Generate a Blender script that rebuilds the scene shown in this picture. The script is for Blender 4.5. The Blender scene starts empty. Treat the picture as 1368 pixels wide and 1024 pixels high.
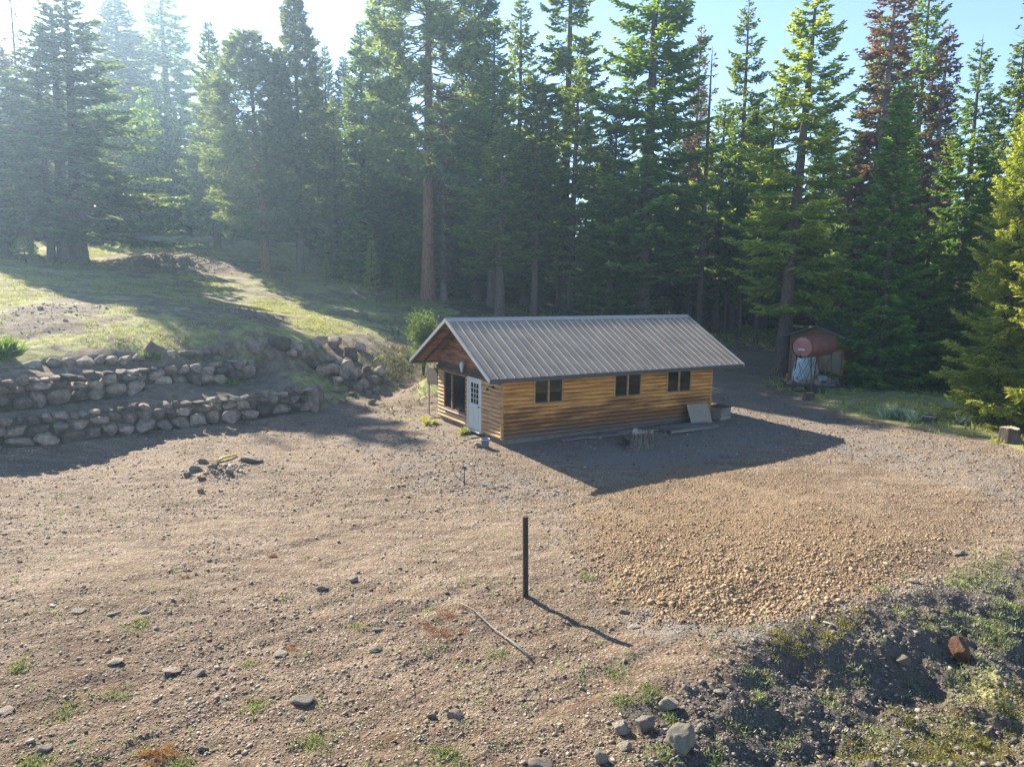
import bpy, math, random
import numpy as np
from mathutils import Vector, Matrix

R = math.radians
# ------------------------------------------------------------------ camera
CAM_H, PITCH, ROLL, FPX = 5.96, 0.1384, -0.0135, 970.9       # FPX at 1368 px width
sc = bpy.context.scene
cd = bpy.data.cameras.new('camera'); cam = bpy.data.objects.new('camera', cd)
sc.collection.objects.link(cam); sc.camera = cam
cd.sensor_fit = 'HORIZONTAL'; cd.sensor_width = 36; cd.lens = 36*FPX/1368
cd.clip_start = 0.1; cd.clip_end = 2000
_c, _s = math.cos(PITCH), math.sin(PITCH)
_fw = Vector((0, _c, -_s)); _up0 = Vector((0, _s, _c)); _rt0 = Vector((1, 0, 0))
_cr, _sr = math.cos(ROLL), math.sin(ROLL)
_rt = _rt0*_cr - _up0*_sr; _up = _rt0*_sr + _up0*_cr
cam.matrix_world = Matrix((( _rt.x, _up.x, -_fw.x, 0), (_rt.y, _up.y, -_fw.y, 0), (_rt.z, _up.z, -_fw.z, CAM_H), (0, 0, 0, 1)))

# ------------------------------------------------------------------ light
SUN_AZ, SUN_EL = 42.0, 31.0         # sun is to the left of the view direction (+Y) and beyond
sun_dir = Vector((-math.sin(R(SUN_AZ))*math.cos(R(SUN_EL)), math.cos(R(SUN_AZ))*math.cos(R(SUN_EL)), math.sin(R(SUN_EL))))
w = bpy.data.worlds.new('World'); sc.world = w; w.use_nodes = True
nt = w.node_tree; nt.nodes.clear()
sky = nt.nodes.new('ShaderNodeTexSky'); sky.sky_type = 'NISHITA'; sky.sun_disc = False
sky.sun_elevation = R(SUN_EL); sky.sun_rotation = R(-SUN_AZ); sky.air_density = 0.65; sky.dust_density = 0.1; sky.ozone_density = 1.6
bg = nt.nodes.new('ShaderNodeBackground'); bg.inputs[1].default_value = 0.10
wo = nt.nodes.new('ShaderNodeOutputWorld')
nt.links.new(sky.outputs[0], bg.inputs[0]); nt.links.new(bg.outputs[0], wo.inputs[0])
sd = bpy.data.lights.new('sun', 'SUN'); sd.energy = 5.0; sd.angle = R(0.5); sd.color = (1.0, 0.91, 0.76)
so = bpy.data.objects.new('sun', sd); sc.collection.objects.link(so)
so.rotation_euler = sun_dir.to_track_quat('Z', 'Y').to_euler(); so.location = (0, 0, 60)
sc.view_settings.view_transform = 'Standard'; sc.view_settings.look = 'None'
sc.view_settings.exposure = 1.92; sc.view_settings.gamma = 1
sc.render.engine = 'CYCLES'
sc.cycles.volume_bounces = 0; sc.cycles.max_bounces = 6; sc.cycles.transparent_max_bounces = 8

col = sc.collection
rng = np.random.default_rng(7)
random.seed(7)

# ------------------------------------------------------------------ picture helpers (used to find world positions only)
def ray(px, py):
    X = px-684; Y = 512-py
    x = (X*_cr + Y*_sr)/FPX; y = (-X*_sr + Y*_cr)/FPX
    return np.array([x, _c + y*_s, -_s + y*_c])
def at_z(px, py, z):
    r = ray(px, py); t = (z-CAM_H)/r[2]; return np.array([0, 0, CAM_H]) + r*t
def at_y(px, py, Y):
    r = ray(px, py); return np.array([0, 0, CAM_H]) + r*(Y/r[1])

# ------------------------------------------------------------------ noise
def _hash(ix, iy, s):
    h = (ix.astype(np.int64)*374761393 + iy.astype(np.int64)*668265263 + s*974634777) & 0xffffffff
    h = ((h ^ (h >> 13))*1274126177) & 0xffffffff
    return ((h ^ (h >> 16)) & 0xffff)/65535.0
def vnoise(x, y, s=0):
    ix = np.floor(x); iy = np.floor(y); fx = x-ix; fy = y-iy
    fx = fx*fx*(3-2*fx); fy = fy*fy*(3-2*fy)
    a = _hash(ix, iy, s); b = _hash(ix+1, iy, s); c = _hash(ix, iy+1, s); d = _hash(ix+1, iy+1, s)
    return (a*(1-fx)+b*fx)*(1-fy) + (c*(1-fx)+d*fx)*fy
def fbm(x, y, s=0, o=4):
    v = 0; a = .5; t = 0
    for i in range(o):
        v = v + a*vnoise(x, y, s+i*17); t += a; a *= .5; x = x*2.03+13.1; y = y*2.03+7.7
    return v/t
def sstep(e0, e1, x):
    t = np.clip((x-e0)/(e1-e0), 0, 1); return t*t*(3-2*t)

# ------------------------------------------------------------------ terrain height
CP = []
def c_z(px, py, z): p = at_z(px, py, z); CP.append((p[0], p[1], z))
def c_y(px, py, Y): p = at_y(px, py, Y); CP.append((p[0], p[1], p[2]))
def c_w(x, y, z): CP.append((x, y, z))
# yard
YZ = -.35
for x, y in [(-14,2),(0,2),(-8,8),(-3,8),(0,9),(2,8.6),(-6,13),(0,13.5),(5,14),(-12,15),(-4,17),(3,19),(9,17),(13,19)]:
    c_w(x, y, YZ)
for x, y, z in [(-16,21,-.12),(-9,22,-.15),(-2.5,21.5,-.3),(17,23,-.15),(-8,28,0),(-5,27,0),(0,25.3,-.03),(4,27,-.03),(-12,26,0),(3,22,-.38),(8,23,-.4),(13,25,-.3)]: c_w(x, y, z)
c_w(12,2,-.6)
# bank bottom right: falls away behind the crest, towards the camera
for q in [(960,1024,-.62),(1060,985,-.8),(1150,950,-.95),(1250,925,-1.0),(1368,900,-1.0),(1368,1024,-.95),(1200,1024,-.9),(1500,850,-.85),(1500,1024,-1)]: c_z(*q)
for q in [(880,935,-.33),(960,890,-.3),(1060,840,-.26),(1150,815,-.26),(1230,795,-.26),(1368,735,-.26),(1500,680,-.2)]: c_z(*q)
c_w(10,4,-1.1); c_w(14,8,-1.1)
# cabin pad
c_w(-3.3,31.3,.05); c_w(9,30,.15)
for s_, z_ in ((3.5, .08), (6, .17), (8, .2), (11, .22)): c_w(-2.5788+.8644*s_+.5028*-3.0, 27.8887+.5028*s_+.8644*-3.0, z_)
c_w(9.2,30.2,.15); c_w(9.5,33,.2); c_w(6,36,.35); c_w(0,34.5,.4); c_w(-4.5,32,.1); c_w(3,38,1.2); c_w(-4,36,1.3)
# road side to the right
for q in [(1000,520,.15),(1100,560,.05),(1250,600,0),(1368,640,0)]: c_z(*q)
for q in [(1075,530,.2),(1030,500,.3),(1200,545,.3),(1290,560,.25),(1368,600,.2),(1180,510,.35),(1300,520,.2)]: c_z(*q)
c_w(26,30,.2); c_w(35,25,.2); c_w(26,44,.3); c_w(40,45,.5); c_w(35,60,1); c_w(18,50,.6); c_w(12,44,.5)
c_z(985,452,1.6); c_z(950,445,1.7); c_z(1040,470,.9)
c_w(25,75,2.5); c_w(60,80,2.5); c_w(60,30,.5); c_w(10,72,4)
# foot of lower wall, its terrace, second wall, third row
WALL1 = [(-60,603),(0,600),(79,592),(197,577),(316,564),(415,548)]
W1 = [at_z(px, py, 0)[:2] for px, py in WALL1]
def offs(P, d):
    out = []
    for i, p in enumerate(P):
        q0 = P[max(i-1, 0)]; q1 = P[min(i+1, len(P)-1)]; t = (q1-q0)/np.linalg.norm(q1-q0)
        out.append(p + np.array([-t[1], t[0]])*d)
    return out
W1 = [np.array(p) for p in W1]
H1 = 1.12
for p in W1: c_w(p[0], p[1], 0)
for p in offs(W1, .36): c_w(p[0], p[1], .2)
for p in offs(W1, .62): c_w(p[0], p[1], H1)
WALL2 = [(-60,553),(0,550),(79,541),(160,529),(270,516),(338,505)]
W2 = [at_z(px, py, H1+.05)[:2] for px, py in WALL2]
W2 = [np.array(p) for p in W2]
H2 = [2.3,2.3,2.2,2.1,2.05,1.95]
for p in offs(W2, -.15): c_w(p[0], p[1], H1+.03)
for p in offs(W2, .34): c_w(p[0], p[1], H1+.2)
for p, h in zip(offs(W2, .62), H2): c_w(p[0], p[1], h)
ROW3 = [(-60,500),(0,497),(67,491),(130,488),(200,483),(300,473)]
W3 = [np.array(at_z(px, py, 2.35)[:2]) for px, py in ROW3]
for p in W3: c_w(p[0], p[1], 2.38)
for p in offs(W3, .5): c_w(p[0], p[1], 2.8)
# boulder chute at the right end of the walls
for q in [(440,505,.95),(480,520,.5),(520,530,.25),(400,480,2.0),(440,470,2.1),(490,490,1.5),(520,500,1.0),(360,470,2.4),(400,455,2.8),(460,452,2.6),(545,520,.4)]: c_z(*q)
# hill
for q in [(20,455,3.2),(200,450,3.4),(330,445,3.3),(20,410,4.4),(200,410,4.4),(350,410,4.0),(470,430,3.2),(540,450,2.4),(480,400,4.3),(540,420,3.5),(570,455,2.0)]: c_z(*q)
for q in [(-100,345,58),(100,352,62),(30,330,76),(250,352,68),(232,318,84),(355,364,70),(402,364,71),(470,380,66),(573,402,66),(620,408,62),(668,416,58),(520,385,72),(120,318,88)]: c_y(*q)
c_w(-60,30,5); c_w(-40,20,2.2); c_w(-30,18,.6); c_w(-60,0,1); c_w(-45,45,8)
c_w(-60,110,19); c_w(-20,110,14); c_w(10,110,9); c_w(50,110,5); c_w(110,100,4); c_w(-110,80,16); c_w(-110,0,4); c_w(0,-40,-1); c_w(90,-30,-1); c_w(-90,-40,0); c_w(0,200,16); c_w(120,200,10); c_w(-120,200,24)
CP = np.array(CP)
_D = np.linalg.norm(CP[:, None, :2]-CP[None, :, :2], axis=2)
_n = len(CP)
_A = np.zeros((_n+3, _n+3)); _A[:_n, :_n] = _D + np.eye(_n)*-.02; _A[:_n, _n] = 1; _A[:_n, _n+1:] = CP[:, :2]; _A[_n, :_n] = 1; _A[_n+1:, :_n] = CP[:, :2].T
_W = np.linalg.solve(_A, np.concatenate([CP[:, 2], [0, 0, 0]]))
def poly_px(P, z=-.33): return np.array([at_z(px, py, z)[:2] for px, py in P])
def sd_poly(x, y, P):
    """signed distance, negative inside"""
    d = np.full(x.shape, 1e9); ins = np.zeros(x.shape, bool)
    n = len(P)
    for i in range(n):
        ax, ay = P[i]; bx, by = P[(i+1) % n]
        ex, ey = bx-ax, by-ay; L2 = ex*ex+ey*ey+1e-9
        t = np.clip(((x-ax)*ex+(y-ay)*ey)/L2, 0, 1)
        d = np.minimum(d, np.hypot(x-ax-t*ex, y-ay-t*ey))
        c = ((ay > y) != (by > y)) & (x < (bx-ax)*(y-ay)/(by-ay+1e-12)+ax)
        ins ^= c
    return np.where(ins, -d, d)
ORANGE = poly_px([(775,660),(880,625),(1010,622),(1140,625),(1300,660),(1330,700),(1250,735),(1180,775),(1110,800),(960,822),(890,812),(830,782),(790,735),(782,700)])
BANK = poly_px([(850,960),(930,905),(1010,868),(1080,838),(1160,815),(1240,798),(1368,745),(1600,640),(1700,1300),(900,1300)])
HILLSIDE = np.concatenate([np.array([[-130,-20],[-35,14]]), np.array(offs(W1, .3)), poly_px([(450,535),(520,520),(560,500)], .4), np.array([[-4.5,33.5],[6,38.5],[13,47],[17,56],[34,80],[60,130],[0,230],[-140,230]])])
VERGE = np.concatenate([poly_px([(1060,530),(1120,552),(1200,570),(1300,592),(1440,618)], .1), np.array([[45,20],[130,20],[130,120],[40,90],[24,60],[17,47],[14.5,42]])])
FOREST = np.concatenate([poly_px([(600,412),(680,420)], 3.9), np.array([[6,56],[13,54],[19,64],[24,56],[22,47],[24,40],[28,33],[40,25],[130,20],[130,210],[-140,210],[-140,90],[-60,84],[-26,88],[-14,78],[-8,70]])])
def smooth_line(P, off=0, n=9):
    P = np.array([at_z(px, py, -.3)[:2] for px, py in P]); t = np.linspace(0, len(P)-1, n); q = np.stack([np.interp(t, range(len(P)), P[:, k]) for k in (0, 1)], -1)
    for _ in range(3): q[1:-1] = (q[:-2]+2*q[1:-1]+q[2:])/4
    d = np.gradient(q, axis=0); d /= np.linalg.norm(d, axis=1, keepdims=True)
    return q+np.stack([-d[:, 1], d[:, 0]], -1)*off
TRACKS = [smooth_line(P, o) for P in ([(780,655),(560,700),(300,770),(-40,850)], [(700,720),(430,840),(150,960),(-60,1060)], [(640,640),(380,680),(60,700),(-200,720)], [(900,830),(640,900),(480,1000),(400,1080)]) for o in (-.8, .8)]
MOUNDS = [(at_y(250,352,67), 4.0, .9), (at_y(195,356,65), 2.4, .4), (at_y(330,402,41), 1.6, .3), (at_y(80,415,36), 2.0, .12), (at_y(60,440,33), 1.5, .2), (at_z(295,632,-.15), .75, .14)]
STRIP1 = np.array([W1[0]-np.array([3, 2.6])]+offs(W1, -.5)+offs(W1, .40)[::-1]+[W1[0]-np.array([3.3, 2.3])])
STRIP2 = np.array(offs(W2, -.3)+offs(W2, .40)[::-1])
def height(x, y, fine=True):
    x = np.atleast_1d(np.asarray(x, float)); y = np.atleast_1d(np.asarray(y, float))
    z = _W[_n] + _W[_n+1]*x + _W[_n+2]*y
    for i in range(_n): z = z + _W[i]*np.hypot(x-CP[i, 0], y-CP[i, 1])
    sb = sd_poly(x, y, BANK); so_ = sd_poly(x, y, ORANGE); sh = sd_poly(x, y, HILLSIDE)
    for c, r, h in MOUNDS:
        d = np.hypot(x-c[0], y-c[1])/r; z = z + h*np.exp(-d*d*1.2)*(.5+.9*fbm(x*1.3, y*1.3, 5, 3))
    dist = np.hypot(x, y)
    z = np.where(sd_poly(x, y, STRIP1) < 0, np.minimum(z, .02), z)
    z = np.where(sd_poly(x, y, STRIP2) < 0, np.minimum(z, H1+.03), z)
    z = z + (fbm(x*.25, y*.25, 3, 3)-.5)*.18*sstep(3, 12, np.abs(sh))*sstep(0, 4, sd_poly(x, y, CABPAD))
    # raised lumps of spread rock
    z = z + sstep(.5, -1.0, so_)*(.05+.16*fbm(x*.8+3, y*.8, 31, 3)*sstep(21, 13, y))
    # bank lumps
    b = sstep(.3, -.8, sb)
    z = z + b*((fbm(x*1.6, y*1.6, 41, 4)-.5)*.5 + (fbm(x*5, y*5, 43, 3)-.5)*.16)
    z = z + sstep(1.2, 0, np.abs(sb+.1))*.12*fbm(x*1.2, y*1.2, 49, 3)
    # wheel ruts and scrape lines across the yard
    u = x*.80 + y*.60; v = -x*.60 + y*.80
    yard = sstep(-.6, .4, sh)*(1-b)
    z = z + yard*((fbm(u*.35, v*2.2, 61, 3)-.5)*.11*sstep(21, 11, dist) + (fbm(x*3.2, y*3.2, 67, 3)-.5)*.06 + (fbm(x*9, y*9, 71, 2)-.5)*.035*sstep(24, 9, dist))
    for T in TRACKS:
        d = np.full(x.shape, 99.); 
        for (ax, ay), (bx, by) in zip(T[:-1], T[1:]):
            ex, ey = bx-ax, by-ay; t = np.clip(((x-ax)*ex+(y-ay)*ey)/(ex*ex+ey*ey), 0, 1); d = np.minimum(d, np.hypot(x-ax-t*ex, y-ay-t*ey))
        d = d + (fbm(x*.8, y*.8, 97, 2)-.5)*.3
        z = z + yard*(.010*np.exp(-((d-.26)/.09)**2) - .018*np.exp(-(d/.17)**2))*(.4+1.1*fbm(x*.6, y*.6, 98, 2))
    z = z + (1-yard)*(fbm(x*1.4, y*1.4, 81, 4)-.5)*.14
    return z
CAB_O = np.array([-2.5788, 27.8887]); CAB_YAW = .5269
_ca, _sa = math.cos(CAB_YAW), math.sin(CAB_YAW)
def cab(s, t): return np.array([CAB_O[0]+_ca*s-_sa*t, CAB_O[1]+_sa*s+_ca*t])
CABPAD = np.array([cab(.5,-3.2), cab(12,-3.2), cab(12,3.2), cab(.5,3.2)])
def gz(x, y): return float(height(x, y)[0])
def ground(px, py):
    """where the line of sight through a picture point meets the terrain"""
    r = ray(px, py); prev = 4.0; t = 4.0
    while t < 140:
        p = r*t
        if CAM_H+p[2] < gz(p[0], p[1]): break
        prev = t; t *= 1.02
    for _ in range(12):
        m = (prev+t)/2; p = r*m
        if CAM_H+p[2] < gz(p[0], p[1]): t = m
        else: prev = m
    p = r*t; return Vector((p[0], p[1], gz(p[0], p[1])))

# ------------------------------------------------------------------ object helpers
def mesh_np(name, V, F, mat=None, smooth=False, attrs=None):
    V = np.asarray(V, np.float32); F = np.asarray(F, np.int32)
    me = bpy.data.meshes.new(name)
    me.vertices.add(len(V)); me.vertices.foreach_set('co', V.ravel())
    k = F.shape[1]
    me.loops.add(F.size); me.loops.foreach_set('vertex_index', F.ravel())
    me.polygons.add(len(F)); me.polygons.foreach_set('loop_start', np.arange(0, F.size, k, dtype=np.int32))
    me.polygons.foreach_set('loop_total', np.full(len(F), k, np.int32))
    if smooth: me.polygons.foreach_set('use_smooth', np.ones(len(F), bool))
    if attrs:
        for an, arr in attrs.items():
            a = me.attributes.new(an, 'FLOAT', 'POINT'); a.data.foreach_set('value', np.asarray(arr, np.float32))
    me.update(calc_edges=True)
    if mat: me.materials.append(mat)
    return me
def link(name, me, parent=None, loc=None, rot=None, scale=None):
    o = bpy.data.objects.new(name, me); col.objects.link(o)
    if parent: o.parent = parent
    if loc is not None: o.location = loc
    if rot is not None: o.rotation_euler = rot
    if scale is not None: o.scale = scale
    return o
def tag(o, label=None, cat=None, group=None, kind=None):
    if label: o['label'] = label
    if cat: o['category'] = cat
    if group: o['group'] = group
    if kind: o['kind'] = kind
    return o
def empty(name, loc, rz=0, label=None, cat=None, group=None):
    o = bpy.data.objects.new(name, None); col.objects.link(o); o.location = loc; o.rotation_euler = (0, 0, rz)
    o.empty_display_size = .3
    return tag(o, label, cat, group)
def copy_tree(o, parent=None):
    c = o.copy(); col.objects.link(c); c.parent = parent
    for ch in list(o.children): copy_tree(ch, c)
    return c
class MB:
    def __init__(s): s.v = []; s.f = []
    def add(s, vs, fs):
        b = len(s.v); s.v += [tuple(v) for v in vs]; s.f += [tuple(i+b for i in f) for f in fs]; return s
    def box(s, a, b, M=None):
        x0, y0, z0 = a; x1, y1, z1 = b
        vs = [Vector(p) for p in [(x0,y0,z0),(x1,y0,z0),(x1,y1,z0),(x0,y1,z0),(x0,y0,z1),(x1,y0,z1),(x1,y1,z1),(x0,y1,z1)]]
        if M is not None: vs = [M @ p for p in vs]
        return s.add(vs, [(3,2,1,0),(4,5,6,7),(0,1,5,4),(1,2,6,5),(2,3,7,6),(3,0,4,7)])
    def tube(s, pts, rad, n=8, caps=True):
        pts = [Vector(p) for p in pts]
        if not hasattr(rad, '__len__'): rad = [rad]*len(pts)
        vs = []; fs = []; up = None
        for i, p in enumerate(pts):
            t = (pts[min(i+1, len(pts)-1)]-pts[max(i-1, 0)]).normalized()
            if up is None: up = t.orthogonal().normalized()
            up = (up - t*up.dot(t)).normalized(); bi = t.cross(up)
            for k in range(n):
                an = 2*math.pi*k/n; vs.append(p + (up*math.cos(an)+bi*math.sin(an))*rad[i])
        for i in range(len(pts)-1):
            for k in range(n): fs.append((i*n+k, i*n+(k+1) % n, (i+1)*n+(k+1) % n, (i+1)*n+k))
        if caps: fs.append(tuple(range(n-1, -1, -1))); fs.append(tuple((len(pts)-1)*n+k for k in range(n)))
        return s.add(vs, fs)
    def prism(s, poly, d):
        """extrude a 3D polygon by vector d"""
        d = Vector(d); poly = [Vector(p) for p in poly]; n = len(poly)
        return s.add(poly+[p+d for p in poly], [tuple(range(n))[::-1], tuple(range(n, 2*n))]+[(i, (i+1) % n, n+(i+1) % n, n+i) for i in range(n)])
    def mesh(s, name, mat, smooth=False, bevel=0):
        me = bpy.data.meshes.new(name); me.from_pydata(s.v, [], s.f)
        if bevel:
            import bmesh
            bm = bmesh.new(); bm.from_mesh(me); bmesh.ops.recalc_face_normals(bm, faces=bm.faces)
            bmesh.ops.bevel(bm, geom=bm.edges, offset=bevel, segments=1, affect='EDGES'); bm.to_mesh(me); bm.free()
        else:
            import bmesh
            bm = bmesh.new(); bm.from_mesh(me); bmesh.ops.recalc_face_normals(bm, faces=bm.faces); bm.to_mesh(me); bm.free()
        if smooth:
            me.polygons.foreach_set('use_smooth', [True]*len(me.polygons))
        me.materials.append(mat); me.update(); return me
    def build(s, name, mat, parent=None, smooth=False, bevel=0, **k):
        return link(name, s.mesh(name, mat, smooth, bevel), parent, **k)

# ------------------------------------------------------------------ materials
class NT:
    def __init__(s, name):
        s.m = bpy.data.materials.new(name); s.m.use_nodes = True; s.t = s.m.node_tree; s.t.nodes.clear()
        s.out = s.n('ShaderNodeOutputMaterial')
    def n(s, typ, **k):
        nd = s.t.nodes.new(typ)
        for a, b in k.items():
            if a.startswith('i_'):
                key = a[2:]; nd.inputs[int(key) if key.isdigit() else key.replace('_', ' ')].default_value = b
            else: setattr(nd, a, b)
        return nd
    def l(s, a, b): s.t.links.new(a, b)
    def set(s, nd, i, v):
        if hasattr(v, 'node'): s.l(v, nd.inputs[i])
        else: nd.inputs[i].default_value = v
    def noise(s, scale, detail=4, rough=.55, vec=None, dist=0):
        nd = s.n('ShaderNodeTexNoise'); nd.inputs['Scale'].default_value = scale; nd.inputs['Detail'].default_value = detail
        nd.inputs['Roughness'].default_value = rough; nd.inputs['Distortion'].default_value = dist
        if vec is not None: s.l(vec, nd.inputs['Vector'])
        return nd.outputs[0]
    def obj(s): return s.n('ShaderNodeTexCoord').outputs['Object']
    def pos(s): return s.n('ShaderNodeNewGeometry').outputs['Position']
    def mapv(s, vec, scale=(1, 1, 1), loc=(0, 0, 0), rot=(0, 0, 0)):
        nd = s.n('ShaderNodeMapping'); s.l(vec, nd.inputs[0]); nd.inputs[1].default_value = loc; nd.inputs[2].default_value = rot; nd.inputs[3].default_value = scale
        return nd.outputs[0]
    def mix(s, f, a, b, mode='MIX'):
        nd = s.n('ShaderNodeMix', data_type='RGBA', blend_type=mode)
        for i, v in ((0, f), (6, a), (7, b)):
            if hasattr(v, 'node'): s.l(v, nd.inputs[i])
            else: nd.inputs[i].default_value = v if i == 0 else (*v, 1)
        return nd.outputs[2]
    def ramp(s, v, a, b, c0=0., c1=1.):
        nd = s.n('ShaderNodeMapRange', clamp=True, interpolation_type='SMOOTHSTEP'); s.set(nd, 0, v)
        nd.inputs[1].default_value = a; nd.inputs[2].default_value = b; nd.inputs[3].default_value = c0; nd.inputs[4].default_value = c1
        return nd.outputs[0]
    def math(s, op, a, b=0.):
        nd = s.n('ShaderNodeMath', operation=op); s.set(nd, 0, a); s.set(nd, 1, b); return nd.outputs[0]
    def attr(s, name): return s.n('ShaderNodeAttribute', attribute_name=name).outputs['Fac']
    def bump(s, h, dist=.02, strength=1, normal=None):
        nd = s.n('ShaderNodeBump'); nd.inputs['Strength'].default_value = strength; nd.inputs['Distance'].default_value = dist; s.l(h, nd.inputs['Height'])
        if normal is not None: s.l(normal, nd.inputs['Normal'])
        return nd.outputs[0]
    def bsdf(s, colr, rough=.8, normal=None, metal=0, spec=.3, **k):
        p = s.n('ShaderNodeBsdfPrincipled'); s.set(p, 'Base Color', colr if hasattr(colr, 'node') else (*colr, 1)); s.set(p, 'Roughness', rough)
        p.inputs['Metallic'].default_value = metal; p.inputs['Specular IOR Level'].default_value = spec
        if normal is not None: s.l(normal, p.inputs['Normal'])
        s.l(p.outputs[0], s.out.inputs[0]); return p

def mat_terrain():
    m = NT('terrain'); P = m.pos()
    big = m.noise(.35, 5, .6, P); mid = m.noise(2.2, 5, .6, P); fin = m.noise(22, 4, .65, P); vf = m.noise(90, 2, .6, P)
    streak = m.noise(1.0, 5, .6, m.mapv(P, (.6, 3.2, 1), rot=(0, 0, R(-38))))
    # sandy brown dirt
    dirt = m.mix(m.ramp(big, .35, .68), (.148, .105, .069), (.222, .162, .109))
    dirt = m.mix(m.ramp(streak, .38, .66), dirt, (.27, .205, .143))
    dirt = m.mix(m.ramp(mid, .5, .75, 0, .7), dirt, (.17, .098, .06))
    vor = m.n('ShaderNodeTexVoronoi', feature='F1'); vor.inputs['Scale'].default_value = 19; m.l(P, vor.inputs['Vector'])
    vor2 = m.n('ShaderNodeTexVoronoi', feature='F1'); vor2.inputs['Scale'].default_value = 8; m.l(P, vor2.inputs['Vector'])
    sep = m.n('ShaderNodeSeparateColor'); m.l(vor.outputs['Color'], sep.inputs[0])
    sep2 = m.n('ShaderNodeSeparateColor'); m.l(vor2.outputs['Color'], sep2.inputs[0])
    dirt = m.mix(m.ramp(fin, .35, .72, .0, .55), dirt, (.075, .054, .04))
    st = m.math('MULTIPLY', m.ramp(sep.outputs[0], .72, .78), m.ramp(vor.outputs['Distance'], .42, .3))
    dirt = m.mix(m.math('MULTIPLY', st, .85), dirt, (.40, .34, .265))
    st2 = m.math('MULTIPLY', m.ramp(sep2.outputs[1], .80, .86), m.ramp(vor2.outputs['Distance'], .34, .24))
    dirt = m.mix(m.math('MULTIPLY', st2, .6), dirt, (.36, .31, .25))
    dk3 = m.math('MULTIPLY', m.ramp(sep.outputs[2], .82, .88), m.ramp(vor.outputs['Distance'], .42, .3))
    dirt = m.mix(m.math('MULTIPLY', dk3, .7), dirt, (.085, .065, .05))
    dirt = m.mix(m.math('MULTIPLY', m.attr('near_dark'), .75), dirt, m.mix(1, dirt, (.62, .57, .54), 'MULTIPLY'))  # dirt colour gets darker towards the near end of the yard
    # grey crushed rock
    gr = m.mix(fin, (.12, .102, .085), (.26, .22, .18))
    gr = m.mix(m.ramp(sep.outputs[1], .0, 1., 0, .6), gr, (.20, .175, .15))
    # orange rock patch
    orr = m.mix(mid, (.20, .138, .08), (.30, .212, .128)); orr = m.mix(m.ramp(fin, .35, .75, 0, .6), orr, (.10, .07, .045))
    # dark gravel bank
    dk = m.mix(fin, (.048, .040, .033), (.155, .132, .108))
    dk = m.mix(m.ramp(mid, .5, .7, 0, .5), dk, (.12, .09, .06))
    # grass and thatch
    g1 = m.mix(m.ramp(mid, .3, .7), (.20, .21, .07), (.40, .36, .155)); g1 = m.mix(m.ramp(fin, .35, .75, 0, .7), g1, (.085, .11, .035))
    soil = m.mix(m.ramp(mid, .3, .7), (.13, .095, .07), (.25, .20, .14)); soil = m.mix(m.ramp(fin, .4, .7, 0, .6), soil, (.08, .06, .045))
    gmask = m.math('ADD', m.attr('grass'), m.math('MULTIPLY', m.math('SUBTRACT', m.noise(.38, 6, .7, P), .5), 2.3))
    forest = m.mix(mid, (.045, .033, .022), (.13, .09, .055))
    def msk(nm, amp=.9): return m.ramp(m.math('ADD', m.attr(nm), m.math('MULTIPLY', m.math('SUBTRACT', m.noise(1.7, 5, .65, P), .5), amp)), .35, .65)
    c = dirt
    c = m.mix(msk('hill'), c, soil)
    c = m.mix(msk('grey', 1.3), c, gr)
    c = m.mix(msk('orange', .5), c, orr)
    c = m.mix(msk('dark', .7), c, dk)
    c = m.mix(m.ramp(gmask, .42, .6), c, g1)
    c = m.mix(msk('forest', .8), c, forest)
    c = m.mix(1, c, (.97, .97, .97), 'MULTIPLY')
    h = m.math('ADD', m.math('MULTIPLY', fin, .6), m.math('MULTIPLY', vf, .25))
    h = m.math('SUBTRACT', h, m.math('MULTIPLY', vor.outputs['Distance'], .5))
    h = m.math('SUBTRACT', h, m.math('MULTIPLY', vor2.outputs['Distance'], .6))
    m.bsdf(c, .95, m.bump(h, .045, 1), spec=.15); return m.m

def mat_rock(name, a, b, dk, scale=6, var=.4):
    m = NT(name); O = m.obj()
    rnd = m.n('ShaderNodeObjectInfo').outputs['Random']
    n1 = m.noise(scale*.5, 5, .6, O); n2 = m.noise(scale*4, 5, .7, O)
    c = m.mix(m.ramp(n1, .3, .7), a, b); c = m.mix(m.ramp(n2, .45, .8, 0, .6), c, dk)
    hs = m.n('ShaderNodeHueSaturation'); m.l(c, hs.inputs['Color']); m.l(m.math('ADD', 1-var/2, m.math('MULTIPLY', rnd, var)), hs.inputs['Value'])
    m.l(m.math('ADD', .485, m.math('MULTIPLY', m.math('FRACT', m.math('MULTIPLY', rnd, 7.3)), .03)), hs.inputs['Hue'])
    m.bsdf(hs.outputs[0], .9, m.bump(m.math('ADD', n2, m.math('MULTIPLY', n1, 2)), .03, .8), spec=.2); return m.m

def mat_scatter(name, cols, rough=.9):
    """loose stones: colour picked per stone by the attribute 'var'"""
    m = NT(name); v = m.attr('var'); cr = m.n('ShaderNodeValToRGB'); m.l(v, cr.inputs[0])
    el = cr.color_ramp.elements
    for i, c in enumerate(cols):
        p = i/(len(cols)-1)
        if i == 0: e = el[0]
        elif i == len(cols)-1: e = el[len(el)-1]
        else: e = el.new(p)
        e.position = p; e.color = (*c, 1)
    c = m.mix(m.ramp(m.noise(30, 3, .6, m.pos()), .4, .8, 0, .5), cr.outputs[0], tuple(x*.5 for x in cols[0]))
    m.bsdf(c, rough, spec=.2); return m.m

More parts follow.
